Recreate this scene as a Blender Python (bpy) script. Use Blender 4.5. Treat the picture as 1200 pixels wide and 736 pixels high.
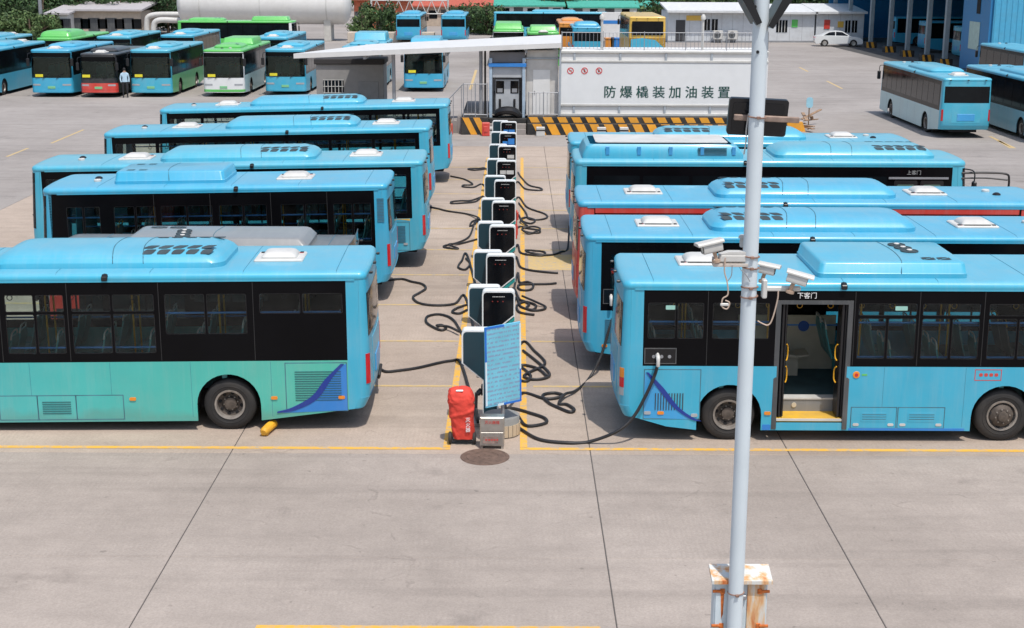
import bpy, bmesh, math, random
from mathutils import Vector, Matrix
from mathutils.geometry import tessellate_polygon

for o in list(bpy.data.objects): bpy.data.objects.remove(o)
SC = bpy.context.scene
COL = SC.collection
R = math.radians
random.seed(7)

# ------------------------------------------------------------------ camera
PF, PCX, PCY, CAMH = 1667.0, 600.0, 368.0, 7.8
_p = math.atan((368 + 45) / PF); _roll = R(0.2); _yaw = math.atan(3 / PF)
_fw = Vector((-math.sin(_yaw)*math.cos(_p), math.cos(_yaw)*math.cos(_p), -math.sin(_p)))
_r0 = _fw.cross(Vector((0, 0, 1))).normalized(); _u0 = _r0.cross(_fw)
_RR = math.cos(_roll)*_r0 + math.sin(_roll)*_u0
_UU = -math.sin(_roll)*_r0 + math.cos(_roll)*_u0
_C = Vector((0, 0, CAMH))
cd = bpy.data.cameras.new('camera'); cam = bpy.data.objects.new('camera', cd); COL.objects.link(cam)
cd.sensor_fit = 'HORIZONTAL'; cd.sensor_width = 36.0; cd.lens = PF/1200*36
cd.clip_start = 0.1; cd.clip_end = 3000
cam.matrix_world = Matrix(((_RR.x, _UU.x, -_fw.x, 0), (_RR.y, _UU.y, -_fw.y, 0), (_RR.z, _UU.z, -_fw.z, CAMH), (0, 0, 0, 1)))
SC.camera = cam

# ------------------------------------------------------------------ world, sun, exposure
SUN = Vector((0.18, -0.39, 1.0)).normalized()
elev = math.asin(SUN.z)
w = bpy.data.worlds.new('World'); SC.world = w; w.use_nodes = True
nt = w.node_tree; bg = nt.nodes['Background']
sky = nt.nodes.new('ShaderNodeTexSky'); sky.sky_type = 'NISHITA'; sky.sun_disc = False
sky.sun_elevation = elev; sky.sun_rotation = math.atan2(SUN.x, SUN.y)
sky.air_density = 1.2; sky.dust_density = 2.5
nt.links.new(sky.outputs[0], bg.inputs[0]); bg.inputs[1].default_value = 0.15
sl = bpy.data.lights.new('sun', 'SUN'); sun = bpy.data.objects.new('sun', sl); COL.objects.link(sun)
sl.energy = 3.4; sl.angle = R(0.6); sl.color = (1.0, 0.955, 0.89)
sun.rotation_euler = SUN.to_track_quat('Z', 'Y').to_euler(); sun.location = (0, 0, 60)
SC.view_settings.view_transform = 'Standard'; SC.view_settings.look = 'None'
SC.view_settings.exposure = 0.0; SC.view_settings.gamma = 1.0; SC.view_settings.use_curve_mapping = False
SC.render.engine = 'CYCLES'
SC.cycles.transparent_max_bounces = 16

# ------------------------------------------------------------------ pixel helpers (photo pixel -> ground / plane)
def ray(x, y): return _fw + _RR*((x-PCX)/PF) - _UU*((y-PCY)/PF)
def gz(x, y, z=0.0):
    d = ray(x, y); return _C + d*((z-CAMH)/d.z)
def gy(x, y, Y):
    d = ray(x, y); return _C + d*(Y/d.y)

# ------------------------------------------------------------------ materials
MATS = {}
def nn(t, typ, **kw):
    n = t.nodes.new(typ)
    for k, v in kw.items(): setattr(n, k, v)
    return n
def mat(name, col, rough=0.5, metal=0.0, var=0.10, scale=3.0, bump=0.0, bscale=60.0, coat=0.0, spec=0.5, emis=None, dirt=0.0, dirtcol=(0.25, 0.2, 0.15), fleck=0.0, alpha=1.0):
    """procedural principled material: base colour broken up with noise, optional grime and fine relief"""
    if name in MATS: return MATS[name]
    m = bpy.data.materials.new(name); m.use_nodes = True; t = m.node_tree
    b = t.nodes['Principled BSDF']
    tc = nn(t, 'ShaderNodeNewGeometry')
    tco = nn(t, 'ShaderNodeTexCoord')
    n1 = nn(t, 'ShaderNodeTexNoise'); n1.inputs['Scale'].default_value = scale; n1.inputs['Detail'].default_value = 5
    t.links.new(tco.outputs['Object'], n1.inputs['Vector'])
    mr = nn(t, 'ShaderNodeMapRange'); mr.inputs['From Min'].default_value = .3; mr.inputs['From Max'].default_value = .7
    mr.inputs['To Min'].default_value = 1-var; mr.inputs['To Max'].default_value = 1+var
    t.links.new(n1.outputs[0], mr.inputs[0])
    mx = nn(t, 'ShaderNodeMix', data_type='RGBA', blend_type='MULTIPLY'); mx.inputs[0].default_value = 1
    mx.inputs[6].default_value = (*col, 1); t.links.new(mr.outputs[0], mx.inputs[7])
    out = mx.outputs[2]
    if dirt > 0:
        n2 = nn(t, 'ShaderNodeTexNoise'); n2.inputs['Scale'].default_value = 1.1; n2.inputs['Detail'].default_value = 8; n2.inputs['Roughness'].default_value = .65
        t.links.new(tc.outputs['Position'], n2.inputs['Vector'])
        r2 = nn(t, 'ShaderNodeMapRange'); r2.inputs['From Min'].default_value = .45; r2.inputs['From Max'].default_value = .75; r2.inputs['To Max'].default_value = dirt
        t.links.new(n2.outputs[0], r2.inputs[0])
        m2 = nn(t, 'ShaderNodeMix', data_type='RGBA'); m2.inputs[7].default_value = (*dirtcol, 1)
        t.links.new(out, m2.inputs[6]); t.links.new(r2.outputs[0], m2.inputs[0]); out = m2.outputs[2]
    t.links.new(out, b.inputs['Base Color'])
    b.inputs['Roughness'].default_value = rough; b.inputs['Metallic'].default_value = metal
    b.inputs['Coat Weight'].default_value = coat; b.inputs['Coat Roughness'].default_value = .12
    b.inputs['Specular IOR Level'].default_value = spec
    rr = nn(t, 'ShaderNodeMapRange'); rr.inputs['To Min'].default_value = max(0.02, rough-.08); rr.inputs['To Max'].default_value = min(1, rough+.12)
    t.links.new(n1.outputs[0], rr.inputs[0]); t.links.new(rr.outputs[0], b.inputs['Roughness'])
    if bump > 0:
        n3 = nn(t, 'ShaderNodeTexNoise'); n3.inputs['Scale'].default_value = bscale; n3.inputs['Detail'].default_value = 4
        t.links.new(tco.outputs['Object'], n3.inputs['Vector'])
        bp = nn(t, 'ShaderNodeBump'); bp.inputs['Strength'].default_value = bump; bp.inputs['Distance'].default_value = .02
        t.links.new(n3.outputs[0], bp.inputs['Height']); t.links.new(bp.outputs[0], b.inputs['Normal'])
    if emis:
        b.inputs['Emission Color'].default_value = (*emis[:3], 1); b.inputs['Emission Strength'].default_value = emis[3]
    MATS[name] = m; return m

def paint(name, col, dirt=.10, roof=False):
    """vehicle paint: coat, faint panel waviness, dust film settling in streaks and water marks"""
    if name in MATS: return MATS[name]
    m = mat(name, col, rough=.40, var=.04, scale=1.4, coat=.28, dirt=dirt, dirtcol=(.45, .43, .39), bump=.0)
    t = m.node_tree; b = t.nodes['Principled BSDF']
    tco = nn(t, 'ShaderNodeTexCoord')
    mp = nn(t, 'ShaderNodeMapping'); mp.inputs['Scale'].default_value = (.55, 2.2, 1.3)
    n3 = nn(t, 'ShaderNodeTexNoise'); n3.inputs['Scale'].default_value = 1.6; n3.inputs['Detail'].default_value = 2
    t.links.new(tco.outputs['Object'], mp.inputs['Vector']); t.links.new(mp.outputs[0], n3.inputs['Vector'])
    bp = nn(t, 'ShaderNodeBump'); bp.inputs['Strength'].default_value = .25; bp.inputs['Distance'].default_value = .02
    t.links.new(n3.outputs[0], bp.inputs['Height']); t.links.new(bp.outputs[0], b.inputs['Normal'])
    src = b.inputs['Base Color'].links[0].from_socket
    mq = nn(t, 'ShaderNodeMapping'); mq.inputs['Scale'].default_value = (9, 1.2, .7)
    n4 = nn(t, 'ShaderNodeTexNoise'); n4.inputs['Scale'].default_value = 1.0; n4.inputs['Detail'].default_value = 7; n4.inputs['Roughness'].default_value = .7
    t.links.new(tco.outputs['Object'], mq.inputs[0]); t.links.new(mq.outputs[0], n4.inputs['Vector'])
    r4 = nn(t, 'ShaderNodeMapRange'); r4.inputs['From Min'].default_value = .48; r4.inputs['From Max'].default_value = .78; r4.inputs['To Max'].default_value = dirt*1.3
    t.links.new(n4.outputs[0], r4.inputs[0])
    m4 = nn(t, 'ShaderNodeMix', data_type='RGBA'); m4.inputs[7].default_value = (.50, .49, .46, 1)
    t.links.new(src, m4.inputs[6]); t.links.new(r4.outputs[0], m4.inputs[0])
    # dust lies on the upward-facing skins
    ge = nn(t, 'ShaderNodeNewGeometry'); sx = nn(t, 'ShaderNodeSeparateXYZ'); t.links.new(ge.outputs['True Normal'], sx.inputs[0])
    r5 = nn(t, 'ShaderNodeMapRange'); r5.inputs['From Min'].default_value = .55; r5.inputs['From Max'].default_value = .98; r5.inputs['To Max'].default_value = min(.30, dirt*2.6); t.links.new(sx.outputs[2], r5.inputs[0])
    n5 = nn(t, 'ShaderNodeTexNoise'); n5.inputs['Scale'].default_value = .9; n5.inputs['Detail'].default_value = 8; n5.inputs['Roughness'].default_value = .7; t.links.new(ge.outputs['Position'], n5.inputs['Vector'])
    r6 = nn(t, 'ShaderNodeMapRange'); r6.inputs['From Min'].default_value = .3; r6.inputs['From Max'].default_value = .7; r6.inputs['To Min'].default_value = .35; t.links.new(n5.outputs[0], r6.inputs[0])
    x5 = nn(t, 'ShaderNodeMath', operation='MULTIPLY'); t.links.new(r5.outputs[0], x5.inputs[0]); t.links.new(r6.outputs[0], x5.inputs[1])
    m5 = nn(t, 'ShaderNodeMix', data_type='RGBA'); m5.inputs[7].default_value = (.40, .40, .37, 1)
    t.links.new(m4.outputs[2], m5.inputs[6]); t.links.new(x5.outputs[0], m5.inputs[0]); t.links.new(m5.outputs[2], b.inputs['Base Color'])
    return m

def glass(name, tint, refl=.45):
    if name in MATS: return MATS[name]
    m = bpy.data.materials.new(name); m.use_nodes = True; t = m.node_tree
    for n in list(t.nodes):
        if n.type == 'BSDF_PRINCIPLED': t.nodes.remove(n)
    out = [n for n in t.nodes if n.type == 'OUTPUT_MATERIAL'][0]
    tr = nn(t, 'ShaderNodeBsdfTransparent')
    tco = nn(t, 'ShaderNodeTexCoord'); n1 = nn(t, 'ShaderNodeTexNoise'); n1.inputs['Scale'].default_value = 2.5; n1.inputs['Detail'].default_value = 6
    t.links.new(tco.outputs['Object'], n1.inputs['Vector'])
    mx = nn(t, 'ShaderNodeMix', data_type='RGBA'); mx.inputs[6].default_value = (*[c*.85 for c in tint], 1); mx.inputs[7].default_value = (*[min(1, c*1.1) for c in tint], 1)
    t.links.new(n1.outputs[0], mx.inputs[0]); t.links.new(mx.outputs[2], tr.inputs[0])
    gl = nn(t, 'ShaderNodeBsdfGlossy'); gl.inputs['Roughness'].default_value = .03; gl.inputs['Color'].default_value = (.9*refl, .95*refl, 1*refl, 1)
    fr = nn(t, 'ShaderNodeFresnel'); fr.inputs['IOR'].default_value = 1.5
    ms = nn(t, 'ShaderNodeMixShader'); t.links.new(fr.outputs[0], ms.inputs[0]); t.links.new(tr.outputs[0], ms.inputs[1]); t.links.new(gl.outputs[0], ms.inputs[2])
    df = nn(t, 'ShaderNodeBsdfDiffuse'); df.inputs['Color'].default_value = (.3, .3, .28, 1)
    r2 = nn(t, 'ShaderNodeMapRange'); r2.inputs['From Min'].default_value = .4; r2.inputs['From Max'].default_value = .8; r2.inputs['To Max'].default_value = .022
    t.links.new(n1.outputs[0], r2.inputs[0])
    m2 = nn(t, 'ShaderNodeMixShader'); t.links.new(r2.outputs[0], m2.inputs[0]); t.links.new(ms.outputs[0], m2.inputs[1]); t.links.new(df.outputs[0], m2.inputs[2])
    t.links.new(m2.outputs[0], out.inputs[0])
    MATS[name] = m; return m

def concrete(name='concrete', c0=(.305, .262, .228), c1=(.43, .372, .328)):
    m = bpy.data.materials.new(name); m.use_nodes = True; t = m.node_tree; b = t.nodes['Principled BSDF']
    g = nn(t, 'ShaderNodeNewGeometry')
    def noise(sc, det, rough=.55, vec=None):
        n = nn(t, 'ShaderNodeTexNoise'); n.inputs['Scale'].default_value = sc; n.inputs['Detail'].default_value = det; n.inputs['Roughness'].default_value = rough
        t.links.new(vec or g.outputs['Position'], n.inputs['Vector']); return n
    big = noise(.16, 6); mid = noise(1.7, 8, .7); fine = noise(38, 4, .7)
    mp = nn(t, 'ShaderNodeMapping'); mp.inputs['Scale'].default_value = (.25, 2.4, 1); t.links.new(g.outputs['Position'], mp.inputs['Vector'])
    streak = noise(1.0, 7, .65, mp.outputs[0])
    cr = nn(t, 'ShaderNodeValToRGB'); e = cr.color_ramp.elements
    e[0].position = .28; e[0].color = (*c0, 1); e[1].position = .72; e[1].color = (*c1, 1)
    t.links.new(big.outputs[0], cr.inputs[0])
    def mul(a, fac_out, lo, hi, f0=.3, f1=.7):
        mr = nn(t, 'ShaderNodeMapRange'); mr.inputs['From Min'].default_value = f0; mr.inputs['From Max'].default_value = f1
        mr.inputs['To Min'].default_value = lo; mr.inputs['To Max'].default_value = hi; t.links.new(fac_out, mr.inputs[0])
        x = nn(t, 'ShaderNodeMix', data_type='RGBA', blend_type='MULTIPLY'); x.inputs[0].default_value = 1
        t.links.new(a, x.inputs[6]); t.links.new(mr.outputs[0], x.inputs[7]); return x.outputs[2]
    o = mul(cr.outputs[0], mid.outputs[0], .90, 1.07)
    o = mul(o, streak.outputs[0], .92, 1.05)
    o = mul(o, fine.outputs[0], .84, 1.10)
    # oil and tyre stains
    st = noise(.55, 9, .7); o = mul(o, st.outputs[0], .70, 1.0, .26, .42)
    sp = noise(6.0, 3, .5); o = mul(o, sp.outputs[0], .72, 1.0, .24, .30)
    # every cast slab has its own tone; hairline cracks here and there
    oi = nn(t, 'ShaderNodeObjectInfo'); o = mul(o, oi.outputs['Random'], .955, 1.04, 0, 1)
    dn = nn(t, 'ShaderNodeMix', data_type='VECTOR', blend_type='MIX') if False else nn(t, 'ShaderNodeVectorMath', operation='MULTIPLY_ADD')
    wob = nn(t, 'ShaderNodeTexNoise'); wob.inputs['Scale'].default_value = .8; wob.inputs['Detail'].default_value = 5; t.links.new(g.outputs['Position'], wob.inputs['Vector'])
    t.links.new(wob.outputs['Color'], dn.inputs[0]); dn.inputs[1].default_value = (1.6, 1.6, 0); t.links.new(g.outputs['Position'], dn.inputs[2])
    vo = nn(t, 'ShaderNodeTexVoronoi', feature='DISTANCE_TO_EDGE'); vo.inputs['Scale'].default_value = .17; t.links.new(dn.outputs[0], vo.inputs['Vector'])
    ck = nn(t, 'ShaderNodeMapRange'); ck.inputs['From Min'].default_value = .0012; ck.inputs['From Max'].default_value = .0035; ck.inputs['To Min'].default_value = 1; ck.inputs['To Max'].default_value = 0; t.links.new(vo.outputs['Distance'], ck.inputs[0])
    mk = nn(t, 'ShaderNodeMapRange'); mk.inputs['From Min'].default_value = .50; mk.inputs['From Max'].default_value = .58; t.links.new(mid.outputs[0], mk.inputs[0])
    cm = nn(t, 'ShaderNodeMath', operation='MULTIPLY'); t.links.new(ck.outputs[0], cm.inputs[0]); t.links.new(mk.outputs[0], cm.inputs[1])
    o = mul(o, cm.outputs[0], 1.0, .84, 0, 1)
    # faint tyre tracks: long streaks along the driving direction
    mt = nn(t, 'ShaderNodeMapping'); mt.inputs['Scale'].default_value = (.09, 1.9, 1); mt.inputs['Rotation'].default_value = (0, 0, R(4)); t.links.new(g.outputs['Position'], mt.inputs['Vector'])
    tk = noise(1.0, 4, .5, mt.outputs[0]); o = mul(o, tk.outputs[0], .89, 1.0, .34, .46)
    t.links.new(o, b.inputs['Base Color']); b.inputs['Roughness'].default_value = .88; b.inputs['Specular IOR Level'].default_value = .3
    # broom grooves running along Y + grain
    wv = nn(t, 'ShaderNodeTexWave'); wv.inputs['Scale'].default_value = 4.2; wv.inputs['Distortion'].default_value = 1.6; wv.inputs['Detail'].default_value = 2
    t.links.new(g.outputs['Position'], wv.inputs['Vector'])
    gm = nn(t, 'ShaderNodeMath', operation='MULTIPLY'); t.links.new(wv.outputs[0], gm.inputs[0])
    gr = nn(t, 'ShaderNodeMapRange'); gr.inputs['From Min'].default_value = .47; gr.inputs['From Max'].default_value = .62; t.links.new(streak.outputs[0], gr.inputs[0])
    t.links.new(gr.outputs[0], gm.inputs[1])
    o = mul(o, gm.outputs[0], 1.0, .95, 0.0, 1.0); t.links.new(o, b.inputs['Base Color'])
    ad = nn(t, 'ShaderNodeMath', operation='MULTIPLY_ADD'); ad.inputs[1].default_value = .55; t.links.new(gm.outputs[0], ad.inputs[0]); t.links.new(fine.outputs[0], ad.inputs[2])
    bp = nn(t, 'ShaderNodeBump'); bp.inputs['Strength'].default_value = .28; bp.inputs['Distance'].default_value = .012
    t.links.new(ad.outputs[0], bp.inputs['Height']); t.links.new(bp.outputs[0], b.inputs['Normal'])
    return m
def marking(name, col):
    """worn road paint"""
    m = bpy.data.materials.new(name); m.use_nodes = True; t = m.node_tree; b = t.nodes['Principled BSDF']
    g = nn(t, 'ShaderNodeNewGeometry'); n = nn(t, 'ShaderNodeTexNoise'); n.inputs['Scale'].default_value = 7; n.inputs['Detail'].default_value = 9; n.inputs['Roughness'].default_value = .75
    t.links.new(g.outputs['Position'], n.inputs['Vector'])
    cr = nn(t, 'ShaderNodeValToRGB'); e = cr.color_ramp.elements
    e[0].position = .36; e[0].color = (.40, .34, .27, 1); e[1].position = .52; e[1].color = (*col, 1)
    t.links.new(n.outputs[0], cr.inputs[0]); t.links.new(cr.outputs[0], b.inputs['Base Color']); b.inputs['Roughness'].default_value = .8
    return m
M_CONC = concrete()
M_CONCB = concrete('bay_concrete', (.345, .278, .228), (.485, .398, .328))
M_CONCY = concrete('yard_concrete', (.285, .258, .238), (.385, .352, .328))
M_YEL = marking('yellow_marking', (.72, .40, .055))
M_YELP = marking('pale_yellow_marking', (.56, .40, .17))
BLUE = (.046, .405, .59)
P_BLUE = paint('sky_blue_paint', BLUE)
P_BLUES = [P_BLUE, paint('faded_blue_paint', (.054, .412, .575), dirt=.11), paint('fresh_blue_paint', (.040, .385, .60), dirt=.09), paint('chalky_blue_paint', (.058, .408, .57), dirt=.12)]
P_BLUE2 = paint('deeper_blue_paint', (.045, .33, .66))
P_BRIGHT = paint('strong_blue_paint', (.025, .21, .60), dirt=.05)
P_NAVY = paint('navy_stripe_paint', (.006, .035, .27), dirt=.03)
P_GREEN = paint('leaf_green_paint', (.10, .50, .10))
P_WHITE = paint('white_paint', (.72, .74, .74))
P_PALE = paint('pale_grey_green_paint', (.42, .60, .62))
P_RED = paint('red_paint', (.62, .05, .035))
P_BLACK = paint('black_paint', (.018, .02, .024), dirt=.06)
P_DGREY = paint('dark_grey_paint', (.06, .065, .07))
P_GREY = paint('grey_paint', (.20, .21, .22))
P_YELLOW = paint('yellow_paint', (.72, .45, .07))
P_ORANGE = paint('orange_paint', (.75, .28, .03))
M_BAND = mat('black_window_band', (.004, .004, .005), rough=.14, var=.2, scale=1, spec=.10)
M_DGLASS = mat('dark_tinted_glass', (.006, .008, .010), rough=.05, var=.3, scale=1.2, spec=.22)
M_GLASS = glass('clear_bus_glass', (.86, .93, .90))
M_WINDSH = glass('windshield_glass', (.66, .74, .72), .7)
M_RIMD = mat('dark_rim_centre', (.11, .090, .075), rough=.7, metal=.3, var=.3, scale=12)
M_JOINT = mat('glass_joint', (.014, .014, .015), rough=.6)
M_RUB = mat('black_rubber', (.022, .021, .021), rough=.75, var=.25, scale=6, bump=.1, bscale=30, dirt=.35, dirtcol=(.10, .085, .07))
M_CABLE = mat('black_cable', (.018, .018, .02), rough=.5, var=.2, dirt=.25, dirtcol=(.12, .10, .085))
M_RIM = mat('dirty_steel_rim', (.33, .30, .27), rough=.5, metal=.5, var=.25, scale=8, dirt=.6, dirtcol=(.10, .08, .065))
M_DARK = mat('dark_underbody', (.012, .012, .013), rough=.9, var=.3)
M_SEAMB = mat('paint_shut_line', (.03, .17, .26), rough=.6)
M_SEAM = mat('dark_seam', (.015, .02, .025), rough=.8)
M_TAIL = mat('red_tail_lens', (.55, .02, .025), rough=.15, coat=.5)
M_AMB = mat('amber_lens', (.75, .25, .02), rough=.2, coat=.5)
M_CLEAR = mat('clear_lens', (.36, .38, .40), rough=.12, coat=.5)
M_HATCH = mat('white_plastic', (.58, .575, .55), rough=.45, var=.06, dirt=.25)
M_VENT = mat('dark_vent', (.04, .06, .07), rough=.7, var=.3)
M_VENT2 = mat('blue_grey_vent', (.06, .16, .21), rough=.6, var=.3)
M_FLOOR = mat('bus_floor', (.055, .11, .12), rough=.8, var=.2)
M_CEIL = mat('bus_ceiling', (.62, .63, .60), rough=.7)
M_SEAT = mat('teal_seat_plastic', (.10, .36, .37), rough=.4, var=.1)
M_SEATG = mat('brown_grey_seat', (.17, .14, .13), rough=.5, var=.1)
M_RAILB = mat('blue_rail', (.08, .32, .80), rough=.3)
M_RAILY = mat('yellow_rail', (.75, .38, .02), rough=.35)
M_CREAM = mat('cream_panel', (.55, .49, .38), rough=.6)
M_STEPY = mat('yellow_step', (.72, .42, .03), rough=.6, dirt=.5)
M_STEEL = mat('brushed_steel', (.50, .48, .45), rough=.38, metal=.85, var=.12, scale=9, dirt=.3)
M_GREYST = mat('grey_steel', (.32, .33, .35), rough=.5, metal=.4)
M_WPOLE = mat('white_pole_paint', (.61, .68, .72), rough=.4, var=.05, scale=2, dirt=.12, dirtcol=(.45, .5, .52))
M_WHITEW = mat('white_sheet_metal', (.72, .72, .71), rough=.55, var=.04, dirt=.15, dirtcol=(.5, .46, .4))
M_BLACKPL = mat('black_plastic', (.012, .012, .014), rough=.32)
M_PANELG = mat('black_glass_panel', (.006, .007, .009), rough=.06)
M_TEALD = mat('dark_teal_panel', (.012, .045, .062), rough=.32, var=.05)
M_TEAL = mat('teal_stripe', (.02, .30, .28), rough=.4)
M_WHITEP = mat('white_post_shell', (.78, .80, .79), rough=.35, var=.03)
M_TEXTB = mat('dark_green_lettering', (.012, .07, .06), rough=.6)
M_TEXTG = mat('dim_lettering', (.32, .33, .33), rough=.6)
M_TEXTW = mat('white_lettering', (.8, .8, .8), rough=.6)
M_TEXTR = mat('red_lettering', (.55, .06, .05), rough=.6)
M_BARREL = mat('barrier_yellow', (.80, .36, .03), rough=.7, dirt=.25)
M_BARRB = mat('barrier_black', (.02, .02, .02), rough=.7, dirt=.25)

# ------------------------------------------------------------------ mesh builder
class MB:
    def __init__(s): s.v = []; s.f = []; s.m = []
    def add(s, vs, fs, mi=0):
        k = len(s.v); s.v += [tuple(p) for p in vs]
        for f in fs: s.f.append([i+k for i in f]); s.m.append(mi)
        return s
    def box(s, x0, x1, y0, y1, z0, z1, c=0.0, mi=0):
        if x1 < x0: x0, x1 = x1, x0
        if y1 < y0: y0, y1 = y1, y0
        if z1 < z0: z0, z1 = z1, z0
        c = min(c, (x1-x0)*.45, (y1-y0)*.45, (z1-z0)*.45)
        if c <= 0:
            vs = [(x, y, z) for x in (x0, x1) for y in (y0, y1) for z in (z0, z1)]
            return s.add(vs, [(0, 1, 3, 2), (4, 6, 7, 5), (0, 4, 5, 1), (2, 3, 7, 6), (0, 2, 6, 4), (1, 5, 7, 3)], mi)
        vs = []; idx = {}
        for i, x in enumerate((x0, x1)):
            for j, y in enumerate((y0, y1)):
                for k, z in enumerate((z0, z1)):
                    sx, sy, sz = (c if i == 0 else -c), (c if j == 0 else -c), (c if k == 0 else -c)
                    idx[i, j, k] = len(vs)
                    vs += [(x, y+sy, z+sz), (x+sx, y, z+sz), (x+sx, y+sy, z)]
        I = lambda i, j, k, a: idx[i, j, k]+a
        fs = []
        for i in (0, 1): fs.append([I(i, 0, 0, 0), I(i, 1, 0, 0), I(i, 1, 1, 0), I(i, 0, 1, 0)])
        for j in (0, 1): fs.append([I(0, j, 0, 1), I(1, j, 0, 1), I(1, j, 1, 1), I(0, j, 1, 1)])
        for k in (0, 1): fs.append([I(0, 0, k, 2), I(1, 0, k, 2), I(1, 1, k, 2), I(0, 1, k, 2)])
        for j in (0, 1):
            for k in (0, 1): fs.append([I(0, j, k, 1), I(1, j, k, 1), I(1, j, k, 2), I(0, j, k, 2)])
        for i in (0, 1):
            for k in (0, 1): fs.append([I(i, 0, k, 0), I(i, 1, k, 0), I(i, 1, k, 2), I(i, 0, k, 2)])
        for i in (0, 1):
            for j in (0, 1): fs.append([I(i, j, 0, 0), I(i, j, 1, 0), I(i, j, 1, 1), I(i, j, 0, 1)])
        for q in idx.values(): fs.append([q, q+1, q+2])
        return s.add(vs, fs, mi)
    def prism(s, loops, fa, fb, mi=0, caps=True):
        """loops: outer + holes as 2-D points; fa / fb map (u, v) to the two faces"""
        flat = [p for l in loops for p in l]; n = len(flat)
        vs = [fa(*p) for p in flat] + [fb(*p) for p in flat]; fs = []
        if caps:
            tri = tessellate_polygon([[Vector((p[0], p[1], 0)) for p in l] for l in loops])
            fs += [tuple(t) for t in tri] + [tuple(i+n for i in reversed(t)) for t in tri]
        k = 0
        for l in loops:
            m = len(l)
            for i in range(m):
                a, b = k+i, k+(i+1) % m; fs.append((a, b, b+n, a+n))
            k += m
        return s.add(vs, fs, mi)
    def xz(s, loops, y0, y1, mi=0): return s.prism(loops, lambda a, b: (a, y0, b), lambda a, b: (a, y1, b), mi)
    def xy(s, loops, z0, z1, mi=0): return s.prism(loops, lambda a, b: (a, b, z0), lambda a, b: (a, b, z1), mi)
    def yz(s, loops, x0, x1, mi=0): return s.prism(loops, lambda a, b: (x0, a, b), lambda a, b: (x1, a, b), mi)
    def grid(s, rows, closed=False, mi=0):
        n = len(rows[0]); vs = [p for r in rows for p in r]; fs = []
        for i in range(len(rows)-1):
            for j in range(n if closed else n-1):
                fs.append((i*n+j, i*n+(j+1) % n, (i+1)*n+(j+1) % n, (i+1)*n+j))
        return s.add(vs, fs, mi)
    def tube(s, pts, r, n=8, mi=0):
        pts = [Vector(p) for p in pts]; rows = []
        up = Vector((0, 0, 1)); prev = None
        for i, p in enumerate(pts):
            d = (pts[min(i+1, len(pts)-1)]-pts[max(i-1, 0)]).normalized()
            if prev is None:
                a = d.cross(up if abs(d.z) < .95 else Vector((1, 0, 0))).normalized()
            else:
                a = (prev - d*prev.dot(d))
                a = a.normalized() if a.length > 1e-5 else d.orthogonal().normalized()
            prev = a; b = d.cross(a); rad = r[i] if isinstance(r, (list, tuple)) else r
            rows.append([tuple(p+(a*math.cos(2*math.pi*k/n)+b*math.sin(2*math.pi*k/n))*rad) for k in range(n)])
        s.grid(rows, True, mi)
        s.add(rows[0], [tuple(range(n))], mi); s.add(rows[-1], [tuple(reversed(range(n)))], mi)
        return s
    def cyl(s, p0, p1, r, n=12, mi=0): return s.tube([p0, p1], r, n, mi)
    def lathe(s, prof, c=(0, 0, 0), axis='y', n=24, mi=0):
        rows = []
        for r, h in prof:
            row = []
            for k in range(n):
                a = 2*math.pi*k/n; u, v = r*math.cos(a), r*math.sin(a)
                row.append({'y': (c[0]+u, c[1]+h, c[2]+v), 'z': (c[0]+u, c[1]+v, c[2]+h), 'x': (c[0]+h, c[1]+u, c[2]+v)}[axis])
            rows.append(row)
        return s.grid(rows, True, mi)
    def mesh(s, name, mats, smooth=32):
        me = bpy.data.meshes.new(name); me.from_pydata(s.v, [], s.f)
        for m in (mats if isinstance(mats, (list, tuple)) else [mats]): me.materials.append(m)
        me.polygons.foreach_set('material_index', s.m)
        bm = bmesh.new(); bm.from_mesh(me); bmesh.ops.remove_doubles(bm, verts=bm.verts, dist=1e-5)
        bmesh.ops.recalc_face_normals(bm, faces=bm.faces); bm.to_mesh(me); bm.free()
        if smooth:
            me.polygons.foreach_set('use_smooth', [True]*len(me.polygons))
            me.set_sharp_from_angle(angle=R(smooth))
        me.update(); return me
    def build(s, name, mats, parent=None, smooth=32, loc=None):
        return link(name, s.mesh(name, mats, smooth), parent, loc)
def link(name, me, parent=None, loc=None):
    o = bpy.data.objects.new(name, me); COL.objects.link(o)
    if parent: o.parent = parent
    if loc is not None: o.location = loc
    return o
def empty(name, loc=(0, 0, 0), rz=0.0):
    o = bpy.data.objects.new(name, None); COL.objects.link(o); o.location = loc; o.rotation_euler = (0, 0, rz); o.empty_display_size = .3
    return o
def tag(o, label=None, cat=None, group=None, kind=None):
    if label: o['label'] = label
    if cat: o['category'] = cat
    if group: o['group'] = group
    if kind: o['kind'] = kind
    return o
def copy_tree(o, parent=None):
    c = o.copy(); COL.objects.link(c); c.parent = parent
    for ch in list(o.children):
        if ch.name in COL.objects: copy_tree(ch, c)
    return c
def smooth_path(pts, k=8):
    """catmull-rom through points"""
    P = [Vector(p) for p in pts]; out = []
    for i in range(len(P)-1):
        p0, p1, p2, p3 = P[max(i-1, 0)], P[i], P[i+1], P[min(i+2, len(P)-1)]
        for j in range(k):
            t = j/k; out.append(.5*((2*p1)+(p2-p0)*t+(2*p0-5*p1+4*p2-p3)*t*t+(3*p1-p0-3*p2+p3)*t**3))
    out.append(P[-1]); return out
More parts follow.
